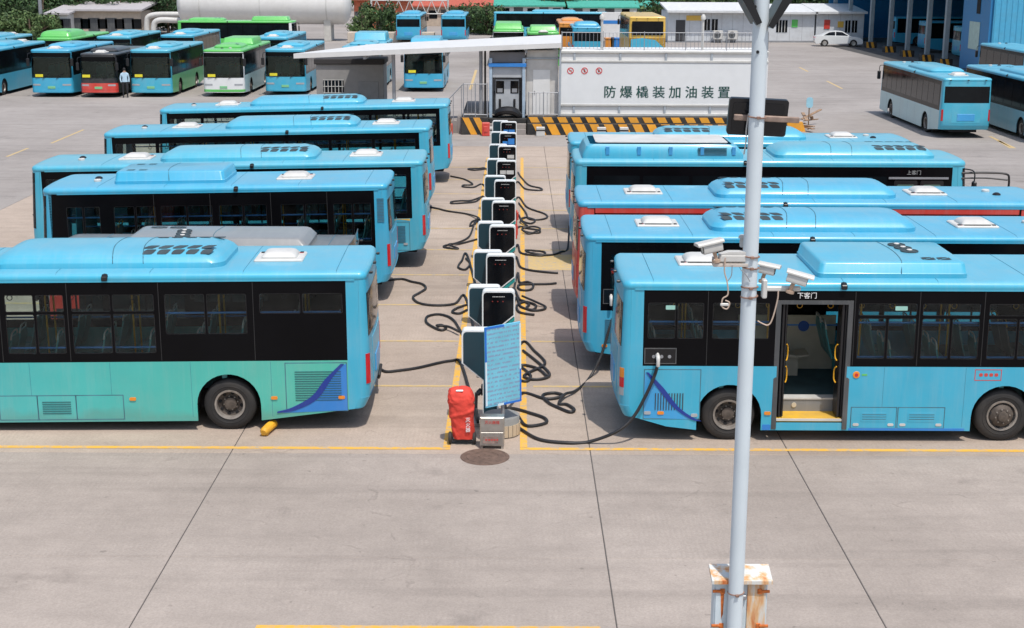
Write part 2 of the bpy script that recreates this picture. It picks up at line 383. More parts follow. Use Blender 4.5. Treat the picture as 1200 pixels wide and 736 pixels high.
def text_mesh(body, size, mats, name='lettering', ext=.003, align='CENTER', bold=0.0):
    cu = bpy.data.curves.new('t', 'FONT'); cu.body = body; cu.size = size; cu.extrude = ext; cu.align_x = align; cu.align_y = 'CENTER'; cu.resolution_u = 2
    ob = bpy.data.objects.new('t', cu); COL.objects.link(ob); bpy.context.view_layer.update()
    dg = bpy.context.evaluated_depsgraph_get(); me = bpy.data.meshes.new_from_object(ob.evaluated_get(dg)); me.name = name
    bpy.data.objects.remove(ob); bpy.data.curves.remove(cu); me.materials.clear(); me.materials.append(mats)
    if bold:                                             # heavier strokes: the glyphs repeated a hair to each side
        bm = bmesh.new(); bm.from_mesh(me); geo = list(bm.verts)+list(bm.edges)+list(bm.faces)
        for dx, dz in ((-bold, .0015), (bold, .003)):
            d = bmesh.ops.duplicate(bm, geom=geo); bmesh.ops.translate(bm, verts=[v for v in d['geom'] if isinstance(v, bmesh.types.BMVert)], vec=(dx, dx*.3, dz))
        bm.to_mesh(me); bm.free()
    return me
def rrect(x0, x1, z0, z1, r, n=4, corners=(1, 1, 1, 1)):
    pts = []
    for (cx, cz, a0, on) in ((x1-r, z0+r, -90, corners[0]), (x1-r, z1-r, 0, corners[1]), (x0+r, z1-r, 90, corners[2]), (x0+r, z0+r, 180, corners[3])):
        if on:
            for k in range(n+1):
                a = R(a0+90*k/n); pts.append((cx+r*math.cos(a), cz+r*math.sin(a)))
        else:
            s = {-90: (x1, z0), 0: (x1, z1), 90: (x0, z1), 180: (x0, z0)}[a0]; pts.append(s)
    return pts

#==SETTING==
# ================================================================== ground, slabs, markings
ZS = 0.012                      # top of the cast slabs above the yard sheet
g = MB(); g.add([(-900, -60, 0), (900, -60, 0), (900, 1500, 0), (-900, 1500, 0)], [(0, 1, 2, 3)])
ground = g.build('ground', M_CONCY, smooth=0); tag(ground, 'wide pale concrete bus yard', 'ground', kind='structure')
XJ = [-22.4, -16.5, -10.6, -4.62, 1.25, 4.5, 10.4, 16.3, 22.2]
YJ = [5.0, 11.3, 17.79, 21.95] + [25.75+3.27*i for i in range(12)]
slab_cache = {}
for i in range(len(XJ)-1):
    for j in range(len(YJ)-1):
        dx, dy = XJ[i+1]-XJ[i]-.015, YJ[j+1]-YJ[j]-(.006 if YJ[j] < 20 else .012)
        bay = j >= 3 and abs((XJ[i]+XJ[i+1])/2) < 16; key = (round(dx, 3), round(dy, 3), bay)
        if key not in slab_cache:
            m = MB(); m.box(-dx/2, dx/2, -dy/2, dy/2, -.10, 0, c=.006); slab_cache[key] = m.mesh('slab', M_CONCB if bay else M_CONC if j < 3 else M_CONCY, smooth=0)
        link('slab', slab_cache[key], ground, ((XJ[i]+XJ[i+1])/2, (YJ[j]+YJ[j+1])/2, ZS))
jf = MB(); jf.add([(XJ[0], YJ[0], .003), (XJ[-1], YJ[0], .003), (XJ[-1], YJ[-1], .003), (XJ[0], YJ[-1], .003)], [(0, 1, 2, 3)])
jo = jf.build('joint_filler', mat('bitumen_filler', (.085, .078, .072), rough=.9), ground, smooth=0)
def sheet(name, poly, m, z, label=None):
    b = MB(); b.add([(x, y, z) for x, y in poly], [tuple(range(len(poly)))]); o = b.build(name, m, smooth=0)
    tag(o, label, 'road marking', kind='structure'); return o
zm = ZS+.004
sheet('front_line_marking', [(-26, 22.14), (-1.05, 22.14), (-1.05, 22.26), (-26, 22.26)], M_YEL, zm, 'worn yellow line along the front of the left bays')
sheet('front_line_marking', [(.10, 22.14), (24, 22.14), (24, 22.26), (.10, 22.26)], M_YEL, zm, 'worn yellow line along the front of the right bays')
sheet('near_line_marking', [(-3.1, 15.62), (1.05, 15.62), (1.05, 15.76), (-3.1, 15.76)], M_YEL, zm, 'short yellow line painted on the open foreground concrete')
sheet('island_line_marking', [(-1.17, 22.27), (-1.05, 22.27), (-1.05, 58), (-1.17, 58)], M_YEL, zm, 'yellow line along left edge of the charger island')
sheet('island_line_marking', [(.10, 22.27), (.22, 22.27), (.34, 58), (.22, 58)], M_YEL, zm, 'yellow line along right edge of the charger island')
for k in range(10):
    y = 25.75+3.27*k
    sheet('bay_line_marking', [(-13.2, y-.05), (-1.18, y-.05), (-1.18, y+.05), (-13.2, y+.05)], M_YELP, zm, 'faded yellow bay divider left of the charger island')
    if k > 3 or k < 2:
        sheet('bay_line_marking', [(.36, y-.05), (13.2, y-.05), (13.2, y+.05), (.36, y+.05)], M_YELP, zm, 'faded yellow bay divider right of the charger island')
sheet('yellow_box_marking', [(.36, 36.2), (2.6, 36.2), (2.6, 38.2), (.36, 38.2)], M_YELP, zm, 'faded yellow painted rectangle beside the charger island')
for (a, b_) in (((2, 203), (98, 151)), ((62, 165), (100, 146))):
    pass
def ln(p, q, wd, m=M_YELP, label='faded yellow line out on the open yard'):
    p = gz(*p); q = gz(*q); d = (q-p).normalized(); s = Vector((-d.y, d.x, 0))*wd/2
    sheet('yard_line_marking', [((p-s).x, (p-s).y), ((q-s).x, (q-s).y), ((q+s).x, (q+s).y), ((p+s).x, (p+s).y)], m, .004 if p.y > 60 or abs(p.x) > 22 else zm, label)
ln((8, 184), (33, 174), .12); ln((60, 168), (98, 152), .12)
ln((937, 79), (947, 84), .15); ln((969, 95), (987, 104), .15); ln((1160, 160), (1198, 178), .15); ln((1170, 165), (1199, 182), .15)
ln((551, 105), (558, 82), .18)
# manhole cover
mh = MB(); mh.lathe([(0, .006), (.22, .006), (.225, .012), (.30, .012), (.305, .006), (.34, .006), (.345, .010), (.385, .010), (.40, 0), (0, 0)], axis='z', n=40)
for k in range(8):
    a = k*math.pi/4; mh.box(.10*math.cos(a)-.015, .10*math.cos(a)+.015, .10*math.sin(a)-.015, .10*math.sin(a)+.015, .004, .011)
M_RUST = mat('rusty_iron', (.13, .085, .065), rough=.85, var=.3, scale=9, bump=.3, bscale=40)
o = mh.build('manhole_cover', M_RUST, loc=(-.47, 21.8, ZS+.002)); tag(o, 'round rusty manhole cover in front of the steel box', 'manhole cover')
PI2 = 2*math.pi
# ================================================================== buses
TYRE = {}
BUSN = [0]
def wheel_meshes(r, w, deep):
    key = (round(r, 3), round(w, 3), deep)
    if key in TYRE: return TYRE[key]
    t = MB(); rr = r*.575
    t.lathe([(rr, -w/2+.01), (rr+.02, -w/2), (r*.80, -w/2-.008), (r*.93, -w/2+.012), (r*.985, -w/2+.04), (r, -w/2+.08), (r, w/2-.08), (r*.985, w/2-.04), (r*.93, w/2-.012), (r*.80, w/2+.008), (rr+.02, w/2), (rr, w/2-.01)], n=36)
    for s in (-1, 1):                                   # raised ring on the sidewall
        t.lathe([(r*.70, s*(w/2)), (r*.715, s*(w/2+.010)), (r*.735, s*(w/2+.010)), (r*.75, s*(w/2))], n=36)
    m = MB(); o = w/2                                      # outer face is +y here
    if deep:
        m.lathe([(rr+.004, o-.03), (rr, o+.012), (rr-.03, o+.006), (rr-.045, o-.06)], n=32); m.lathe([(rr-.045, o-.06), (rr-.05, o-.09), (rr*.62, o-.11), (rr*.60, o-.135), (rr*.42, o-.135), (rr*.40, o-.06), (rr*.2, o-.05), (0, o-.05)], n=32, mi=2)
        hr, hd = rr*.72, o-.098
    else:
        m.lathe([(rr+.004, o-.03), (rr, o+.012), (rr-.03, o+.006), (rr-.045, o-.05)], n=32); m.lathe([(rr-.045, o-.05), (rr*.70, o+.0), (rr*.52, o+.025), (rr*.50, o+.03), (rr*.34, o+.03), (rr*.32, o+.075), (rr*.16, o+.085), (0, o+.085)], n=32, mi=2)
        hr, hd = rr*.78, o-.022
    for k in range(8):
        a = 2*math.pi*(k+.5)/8
        m.lathe([(0, hd+.012), (.030, hd+.012), (.034, hd-.02)], c=(hr*math.cos(a), 0, hr*math.sin(a)), n=10, mi=1)
        q = rr*.46; m.lathe([(0, (o-.10 if deep else o+.045)), (.014, (o-.10 if deep else o+.045)), (.014, o-.14 if deep else o+.02)], c=(q*math.cos(a+.39), 0, q*math.sin(a+.39)), n=6, mi=0)
    m.lathe([(rr, -o), (rr*.5, -o+.03), (0, -o+.03)], n=20, mi=1)
    TYRE[key] = (t.mesh('wheel', M_RUB), m.mesh('rim', [M_RIM, M_DARK, M_RIMD]))
    return TYRE[key]
SEATM = {}
def seat_mesh(kind):
    if kind in SEATM: return SEATM[kind]
    b = MB()
    b.box(-.20, .22, -.44, -.02, .40, .46, .02); b.box(-.20, .22, .02, .44, .40, .46, .02)
    for y0, y1 in ((-.44, -.02), (.02, .44)):
        rows = []
        for z, x in ((.42, -.20), (.62, -.26), (.85, -.32), (1.0, -.335)):
            ins = .0 if z < .9 else .07
            rows.append([(x-.03, y0+ins, z), (x+.0, y0+ins+.01, z), (x+.0, y1-ins-.01, z), (x-.03, y1-ins, z)])
        b.grid(rows, True); b.add(rows[-1], [(0, 1, 2, 3)])
    b.box(-.03, .05, -.38, -.32, 0, .40); b.box(-.03, .05, .32, .38, 0, .40)
    b.tube(smooth_path([(-.34, -.40, .95), (-.36, -.36, 1.07), (-.36, -.12, 1.07), (-.34, -.06, .95)], 4), .014, 6, 1)
    b.tube(smooth_path([(-.34, .06, .95), (-.36, .12, 1.07), (-.36, .36, 1.07), (-.34, .40, .95)], 4), .014, 6, 1)
    SEATM[kind] = b.mesh('seat', [M_SEATG if kind == 'grey' else M_SEAT, M_RAILY if kind == 'grey' else M_HATCH]); return SEATM[kind]

def even_panes(L, u0, u1, step, z0, z1, gap=.09):
    n = max(1, round((u1-u0)/step)); d = (u1-u0)/n
    return [(u0+i*d+gap/2, u0+(i+1)*d-gap/2, z0, z1) for i in range(n)]

def bus(name, label, rear, head, L, W=2.42, top=2.755, zb=2.60, sill=1.25, skirt=.20, rearz=.40, cat='bus', group=None,
        paints=None, ur=2.4, uf=None, wr=.45, panes=None, panes_r=None, clear=False, interior=False, seat='teal', pods=(), hatches=(), tilt=0.0,
        xb=(.36, .9), door=None, front='city', rear_kind='plain', lights='red', extras=True, lean=.035, detail=True, front_detail=True, seams=None, z0=ZS, bowr=.04, mirrors=True, apron=None):
    """rear: world point of the middle of the rear face on the ground, head: heading angle; local +x is forward"""
    cosh, sinh = math.cos(head), math.sin(head)
    root = empty(name, (rear[0]+cosh*L/2, rear[1]+sinh*L/2, z0), head)
    root.rotation_euler = (0, R(tilt), head)
    tag(root, label, cat, group)
    BUSN[0] += 1; pb = P_BLUES[(BUSN[0]*7+BUSN[0]//3) % 4]
    pc = dict(roof=pb, side=pb, rear=pb, front=pb); pc.update(paints or {})
    uf = uf if uf is not None else L-2.0
    b = W/2; rf, rr, bowf = .24, .15, .10
    xs0, xs1 = -L/2+rr+bowr, L/2-rf-bowf
    X = lambda u: -L/2+u
    def ins(z):
        if z < sill: return 0.0
        return lean*(z-sill)/(zb-sill)
    def wrap(sgn, d, z, n=5, m=6):
        r = (rf if sgn > 0 else rr); bow = bowf if sgn > 0 else bowr
        bb = b-d; r2 = max(r-d, .03); a = L/2-d; pts = []
        for k in range(n+1):
            t = R(-90+90*k/n); pts.append((a-r2+r2*math.cos(t), -(bb-r2)+r2*math.sin(t)))
        for k in range(1, m):
            pts.append((a, -(bb-r2)+2*(bb-r2)*k/m))
        for k in range(n+1):
            t = R(90*k/n); pts.append((a-r2+r2*math.cos(t), (bb-r2)+r2*math.sin(t)))
        pts = [(x-bow*(y/b)**2, y) for x, y in pts]
        return [(sgn*x, sgn*y, z) for x, y in pts]
    fslope = lambda z: .05*max(0, z-1.0)        # windscreen rake
    def wrapz(sgn, d, z):
        p = wrap(sgn, d+ins(z), z)
        if sgn > 0: p = [(x-fslope(z), y, z) for x, y, z in p]
        elif z < .6: p = [(x+.10*(.6-z)/.2, y, z) for x, y, z in p]
        return p
    side = lambda s, x, z, off=0.0: (x, s*(b-ins(z)+off), z)
    # --- rear panel and front panel (wraps with corner pillars)
    m = MB(); m.grid([wrapz(-1, 0, z) for z in (rearz, rearz+.12, .62, .95, sill, 1.7, 2.15, zb)])
    xq = min(X(xb[0]), X(ur)-wr-.09-.55); xe0, xe1 = xs0+.10*(.6-rearz)/.2, X(ur)-wr-.59; zq0 = rearz+(skirt+.06-rearz)*(xq-xe0)/(xe1-xe0)
    for s in (-1, 1):
        m.prism([[(xs0, .60), (xe0, rearz), (xq, zq0), (xq, sill), (xs0, sill)]], lambda a, c: side(s, a, c), lambda a, c: side(s, a, c, -.03))
        m.prism([[(xs0, sill), (X(xb[0]), sill), (X(xb[0]), zb), (xs0, zb)]], lambda a, c: side(s, a, c), lambda a, c: side(s, a, c, -.03))
    rp = m.build('rear_panel', pc['rear'], root)
    m = MB(); zq = (1.12, 1.5, 1.9, zb-.30)
    m.grid([wrapz(1, 0, z) for z in (.26, .36, .62, .95, 1.12)]); m.grid([wrapz(1, 0, z) for z in (zb-.30, zb-.15, zb)])
    m.grid([wrapz(1, 0, z)[:3] for z in zq]); m.grid([wrapz(1, 0, z)[-3:] for z in zq])
    for s in (-1, 1):
        xe = xs1-fslope(zb)
        m.prism([[(L/2-xb[1], sill), (xs1-fslope(sill), sill), (xe, zb), (L/2-xb[1], zb)]], lambda a, c: side(s, a, c), lambda a, c: side(s, a, c, -.03))
    fp = m.build('front_panel', pc['front'], root)
    # --- lower sides with wheel arches (and door openings)
    ar = wr+.09
    def arch(u):
        c = X(u); return [(c+ar*math.cos(R(a)), wr+ar*math.sin(R(a))) for a in range(0, 181, 12)]
    for s in (-1, 1):
        lo = [(xq, zq0), (X(ur)-ar-.5, skirt+.06)]
        lo += [(X(ur)-ar, skirt)] + list(reversed(arch(ur))) + [(X(ur)+ar, skirt)]
        dr = door if (door and s == -1) else None
        if dr and X(dr[0]) > X(ur) and X(dr[1]) < X(uf):
            lo += [(X(dr[0]), skirt), (X(dr[0]), sill), ]
            hi_ = [(X(dr[1]), sill), (X(dr[1]), skirt)]
            loA = lo + [(xq, sill)]
            m = MB(); m.prism([loA], lambda a, c: side(s, a, c), lambda a, c: side(s, a, c, -.03))
            loB = [(X(dr[1]), skirt)] + [(X(uf)-ar, skirt)] + list(reversed(arch(uf))) + [(X(uf)+ar, skirt), (xs1, skirt+.06), (xs1, sill), (X(dr[1]), sill)]
            m.prism([loB], lambda a, c: side(s, a, c), lambda a, c: side(s, a, c, -.03))
            m.prism([[(X(dr[0]), skirt), (X(dr[1]), skirt), (X(dr[1]), skirt+.13), (X(dr[0]), skirt+.13)]], lambda a, c: side(s, a, c, -.004), lambda a, c: side(s, a, c, -.03))
        else:
            lo += [(X(uf)-ar, skirt)] + list(reversed(arch(uf))) + [(X(uf)+ar, skirt), (xs1, skirt+.06), (xs1, sill), (xq, sill)]
            m = MB(); m.prism([lo], lambda a, c: side(s, a, c), lambda a, c: side(s, a, c, -.03))
        sp = m.build('side_panel', pc['side'], root)
        # wheel wells
        for u in (ur, uf):
            m = MB(); m.grid([[(x, s*yy, z) for x, z in arch(u)] for yy in (b-.004, b-.55)])
            m.build('wheel_arch', M_DARK, root)
        # --- window band
        pl = (panes_r if (panes_r is not None and s == -1) else panes)
        if pl is None: pl = even_panes(L, xb[0]+.08, L-xb[1]-.06, 1.25, 1.38, 2.40)
        x0, x1 = X(xb[0]), L/2-xb[1]
        m = MB()
        if dr:
            segs = [(x0, X(dr[0])-.05), (X(dr[1])+.05, x1)]
            m.prism([[(X(dr[0])-.05, dr[3]), (X(dr[1])+.05, dr[3]), (X(dr[1])+.05, zb), (X(dr[0])-.05, zb)]], lambda a, c: side(s, a, c), lambda a, c: side(s, a, c, -.03))
        else: segs = [(x0, x1)]
        for (sa, sb) in segs:
            loops = [[(sa, sill), (sb, sill), (sb, zb), (sa, zb)]]
            if clear:
                for (u0, u1, za, zc) in pl:
                    if X(u0) > sa and X(u1) < sb: loops.append(rrect(X(u0), X(u1), za, zc, .03, 2))
            m.prism(loops, lambda a, c: side(s, a, c), lambda a, c: side(s, a, c, -.03))
        wb = m.build('window_band', M_BAND, root)
        for (u0, u1, za, zc) in pl:
            m = MB(); off = -.012 if clear else .003
            m.prism([rrect(X(u0), X(u1), za, zc, .03, 2)], lambda a, c: side(s, a, c, off), lambda a, c: side(s, a, c, off-.005))
            wo = m.build('window', M_GLASS if clear else M_DGLASS, root)
            if clear and s == -1*(1 if door else -1):      # near-side sashes and guard rails
                m = MB(); t = .012
                m.prism([rrect(X(u0)+.003, X(u1)-.003, za+.003, zc-.003, .03, 2), list(reversed(rrect(X(u0)+t, X(u1)-t, za+t, zc-t, .02, 2)))], lambda a, c: side(s, a, c, -.004), lambda a, c: side(s, a, c, -.011))
                m.build('sash_frame', M_BLACKPL, wo)
        for us in (seams or ()):                             # joints between the glass panels
            m = MB(); m.prism([[(X(us)-.006, sill+.02), (X(us)+.006, sill+.02), (X(us)+.006, zb-.02), (X(us)-.006, zb-.02)]], lambda a, c: side(s, a, c, .004), lambda a, c: side(s, a, c, .0))
            m.build('band_joint', M_JOINT, root)
    # --- roof
    def ring(d, z):
        f = [(x-fslope(zb), y, z) for x, y, z in wrap(1, d, z)]
        return f + wrap(-1, d, z)
    h = top-zb
    rows = [ring(lean, zb), ring(lean-.012, zb+.02), ring(lean-.012, zb+h*.42), ring(lean+.004, zb+h*.62), ring(lean+.030, zb+h*.79), ring(lean+.072, zb+h*.91), ring(lean+.17, zb+h*.972), ring(lean+.8, top)]
    m = MB(); m.grid(rows, True); nrow = len(rows[-1]); m.add(rows[-1], [tuple(range(nrow))])
    ro = m.build('roof', pc['roof'], root, smooth=50)
    # raised roof skin seams
    if detail:
        m = MB()
        for yy in (-.72, -.36, .36, .72):
            m.box(-L/2+.75, L/2-.9, yy-.012, yy+.012, top-.02, top+.004-abs(yy)*.018)
        m.build('roof_rib', pc['roof'], ro)
        m = MB(); rA = ring(lean-.012, zb+.05); 
        for s in (-1, 1):
            m.box(X(.62)-.01, X(.62)+.01, s*.3, s*(b-.2), top-.03, top-.004)
        tag(m.build('roof_seam', pc['roof'], ro), kind='stuff')
        for k in range(1, int(L/1.55)+1):
            m = MB(); xx = X(.55+1.55*(k-1)); yy = b-lean
            if xx > L/2-.7: break
            m.tube([(xx, -yy+.02, zb+h*.72), (xx, -yy+.072, zb+h*.91), (xx, -yy+.17, zb+h*.972), (xx, -yy+.8, top+.001), (xx, yy-.8, top+.001), (xx, yy-.17, zb+h*.972), (xx, yy-.072, zb+h*.91), (xx, yy-.02, zb+h*.72)], .005, 4)
            m.build('roof_joint', M_SEAMB, ro)
        for s in (-1, 1):                                    # butt joints between the side sheets
            for k in range(1, int(L/1.35)):
                xx = X(.35+1.35*k)
                if abs(xx-X(ur)) < ar+.05 or abs(xx-X(uf)) < ar+.05 or (door and s == -1 and X(door[0])-.1 < xx < X(door[1])+.1) or xx > xs1-.1: continue
                m = MB(); m.prism([[(xx-.0025, skirt+.07), (xx+.0025, skirt+.07), (xx+.0025, sill-.01), (xx-.0025, sill-.01)]], lambda a, c: side(s, a, c, .0012), lambda a, c: side(s, a, c, -.002)); m.build('panel_joint', M_SEAMB, root)
        m = MB()                                             # rain gutter lip
        for s in (-1, 1):
            m.prism([[(X(.25), zb-.012), (L/2-.55, zb-.012), (L/2-.55, zb+.018), (X(.25), zb+.018)]], lambda a, c: (a, s*(b-lean+.014), c), lambda a, c: (a, s*(b-lean-.004), c))
        m.build('rain_gutter', pc['roof'], ro)
        cmb = MB(); cmb.lathe([(.09, 0), (.09, .05), (.07, .065), (0, .065)], c=(L/2-1.25, .25, top-.012), axis='z', n=14); cmb.build('antenna', M_HATCH, root)
        cmb = MB(); cmb.lathe([(.10, 0), (.085, .04), (.04, .065), (0, .07)], c=(L/2-1.15, -.22, top-.012), axis='z', n=12); cmb.build('antenna', M_BLACKPL, root)
        for s in (-1, 1):                                    # small roof edge cameras
            cmb = MB(); cx_ = X(L*.43); cmb.lathe([(0, .05), (.045, .035), (.06, 0), (.06, -.03)], c=(cx_, s*(b-.05), top-.07), axis='z', n=10)
            cmb.box(cx_-.05, cx_+.05, s*(b-.02), s*(b+.03), top-.14, top-.06, .015)
            cmb.build('side_camera', M_BLACKPL, root)
    # --- underbody and floor
    m = MB(); m.box(-L/2+.3, L/2-.35, -b+.5, b-.5, .26, .56); m.box(X(ur)+ar+.05, X(uf)-ar-.05, .3, b-.06, .24, .54)
    for q0, q1 in (((X(ur)+ar+.05, X(door[0])-.02), (X(door[1])+.02, X(uf)-ar-.05)) if door else ((X(ur)+ar+.05, X(uf)-ar-.05),)): m.box(q0, q1, -b+.06, -.3, .25, .54)
    m.box(-L/2+.35, X(ur)-ar-.04, -b+.06, b-.06, rearz+.03, .56)
    m.build('chassis', M_DARK, root)
    # --- wheels
    ty, rim_d = wheel_meshes(wr, .27, True); _, rim_f = wheel_meshes(wr, .27, False)
    for s in (-1, 1):
        for u, deep in ((ur, True), (uf, False)):
            wo = link('wheel', ty, root)
            # keep tyres on the ground when the body squats
            dz = math.tan(R(tilt))*X(u)
            wo.location = (X(u), s*(b-.06-.135), wr+dz)
            wo.rotation_euler = (0, random.uniform(0, 1.5), 0 if s > 0 else math.pi)
            link('rim', rim_d if deep else rim_f, wo)
    # --- rear
    if rear_kind:
        zw0, zw1 = 1.62, 2.36
        def rpatch(i0, i1, off, zs, ext=.02):
            mm = MB(); n = len(wrap(-1, 0, 0)); rows = []
            for z in zs:
                w0 = wrapz(-1, -off, z); rows.append([w0[i] for i in range(i0, n-i1)])
            inner = []
            for z in zs:
                w0 = wrapz(-1, -off+ext, z); inner.append([w0[i] for i in range(i0, n-i1)])
            mm.grid(rows); mm.grid(inner)
            mm.grid([rows[0], inner[0]]); mm.grid([rows[-1], inner[-1]])
            mm.grid([[r[0] for r in rows], [r[0] for r in inner]]); mm.grid([[r[-1] for r in rows], [r[-1] for r in inner]])
            return mm
        rpatch(4, 4, .006, (zw0, zw0+.3, zw1)).build('rear_window', M_DGLASS, root)
        rpatch(6, 6, .008, (.72, 1.1, 1.50)).build('engine_cover', pc['rear'], root)
        m = MB(); m.box(-L/2-.02, -L/2+.02, -.40, .40, .80, 1.12, .01); m.build('number_plate', P_BLUE2, root)
        n = len(wrap(-1, 0, 0))
        for sd in (0, 1):
            i0, i1 = ((2, n-5) if sd == 0 else (n-5, 2))
            if lights == 'multi':
                lt = rpatch(i0, i1, .012, (1.10, 1.26)); lt.build('tail_light', M_AMB, root)
                rpatch(i0, i1, .012, (.93, 1.095)).build('tail_light', M_TAIL, root)
                rpatch(i0, i1, .012, (.79, .925)).build('tail_light', M_CLEAR, root)
            else:
                rpatch(i0, i1, .014, (.80, 1.0, 1.32)).build('tail_light', M_TAIL, root)
        m = MB()
        for yy in (-.8, 0, .8): m.box(-L/2-.03, -L/2+.03, yy-.04, yy+.04, zb+.03, zb+.07, .01)
        m.build('marker_light', M_BLACKPL, root)
        rpatch(0, 0, .008, (rearz+.02, rearz+.20)).build('rear_bumper', pc['rear'], root)
    # --- front
    if front:
        def fpatch(i0, i1, off, zs):
            mm = MB(); n = len(wrap(1, 0, 0)); rows = []; inner = []
            for z in zs:
                rows.append([wrapz(1, -off, z)[i] for i in range(i0, n-i1)]); inner.append([wrapz(1, -off+.02, z)[i] for i in range(i0, n-i1)])
            mm.grid(rows); mm.grid(inner); mm.grid([rows[0], inner[0]]); mm.grid([rows[-1], inner[-1]])
            mm.grid([[r[0] for r in rows], [r[0] for r in inner]]); mm.grid([[r[-1] for r in rows], [r[-1] for r in inner]])
            return mm
        n = len(wrap(1, 0, 0))
        ws = fpatch(2, 2, .006, zq).build('windshield', M_WINDSH, root)
        fpatch(2, 2, .008, (zb-.295, zb-.04)).build('destination_sign', M_BAND, root)
        m = MB(); wpt = wrapz(1, -.010, 1.3); 
        # dashboard clutter / card behind the glass
        m.add([(wrapz(1, -.009, z)[8][0]+.002, y, z) for y, z in ((-.90, 1.17), (-.45, 1.17), (-.45, 1.33), (-.90, 1.33))], [(0, 1, 2, 3)])
        m.build('paper_card', mat('yellow_card', (.70, .62, .03), rough=.7), ws, smooth=0)
        for yy in (-.5, .3):
            m = MB(); x0 = wrapz(1, -.012, 1.1)[8][0]; m.tube([(x0+.01, yy, 1.05), (x0-.01, yy+.45, 1.42)], .014, 6); m.build('wiper', M_BLACKPL, ws)
        for sd in (0, 1):
            i0, i1 = ((3, n-7) if sd == 0 else (n-7, 3))
            fpatch(i0, i1, .010, (.67, .72, .77)).build('headlight', M_CLEAR, root)
        fpatch(0, 0, .010, (.30, .44)).build('front_bumper', pc.get('bumper', pc['front']), root)
        if apron: fpatch(0, 0, .009, (.45, .62, .84)).build('front_apron', apron, root)
        m = MB(); m.box(L/2-.02, L/2+.020, -.22, .22, .50, .64, .006); m.build('number_plate', mat('green_plate', (.2, .5, .25), rough=.5), root)
        for s in ((-1, 1) if mirrors else ()):                # mirrors on arms
            m = MB(); xm = L/2-.10
            m.tube(smooth_path([(xm-.15, s*(b-.12), zb-.06), (xm+.04, s*(b+.02), zb-.08), (xm+.10, s*(b+.06), zb-.18), (xm+.10, s*(b+.06), zb-.38)], 4), .018, 6)
            m.box(xm+.05, xm+.15, s*(b-.02), s*(b+.16), zb-.80, zb-.36, .03)
            m.build('mirror', M_BLACKPL, root)
    # --- roof equipment
    for pd in pods:
        roof_pod(root, X, top, pc.get('pod', pc['roof']), **pd)
    for (uc, yc) in hatches: roof_hatch(root, X(uc), yc, top)
    m = MB(); m.box(L/2-.80, L/2-.30, -b+.10, b-.10, .80, 1.10, .05); m.box(L/2-.78, L/2-.60, .35, .95, 1.08, 1.20, .03); db_ = m.build('dashboard', P_DGREY, root)
    m = MB(); m.tube([(L/2-.90+.12*math.sin(t*PI2/14), .62+.22*math.cos(t*PI2/14), 1.17+.17*math.sin(t*PI2/14)) for t in range(15)], .018, 6); m.build('steering_wheel', M_BLACKPL, db_)
    link('driver_seat', seat_mesh('grey'), root, (L/2-1.35, .45, .72))
    if not interior:
        m = MB(); m.box(-L/2+.4, L/2-.4, -b+.62, b-.62, .57, .61); m.build('floor', M_FLOOR, root)
        for u_ in (2.6, 3.5, 4.4):
            for s in (-1, 1): link('seat', seat_mesh(seat), root, (L/2-u_, s*(b-.60), .66))
    if interior: bus_interior(root, L, b, X, zb, xb, ur, uf, seat, door)
    root['_'] = 0; del root['_']
    return root, dict(X=X, side=side, b=b, L=L, ar=ar, sill=sill, zb=zb)

HATCHM = []
def roof_hatch(root, x, y, z):
    if not HATCHM:
        m = MB(); m.box(-.42, .42, -.36, .36, -.03, .03, .02)
        a = MB(); 
        rows = []
        for zz, ix, iy in ((.03, .30, .28), (.055, .30, .28), (.11, .25, .22), (.13, .20, .17)):
            rows.append([(px, py, zz) for px, py in rrect(-ix, ix, -iy, iy, .06, 3)])
        a.grid(rows, True); a.add(rows[-1], [tuple(range(len(rows[-1])))])
        f = MB(); f.box(-.26, .26, -.305, -.295, .035, .048)
        for s in (-1, 1): f.box(s*.34-.03, s*.34+.03, -.28, -.22, .03, .045)
        t = MB(); t.box(-.37, -.27, -.26, -.20, .029, .034)
        HATCHM.extend([m.mesh('roof_hatch', M_HATCH), a.mesh('hatch_lid', M_HATCH, 45), f.mesh('hatch_seal', M_SEAM), t.mesh('hatch_sticker', M_TEXTR)])
    o = link('roof_hatch', HATCHM[0], root, (x, y, z+.01))
    for n, me in zip(('hatch_lid', 'hatch_seal', 'hatch_sticker'), HATCHM[1:]): link(n, me, o)

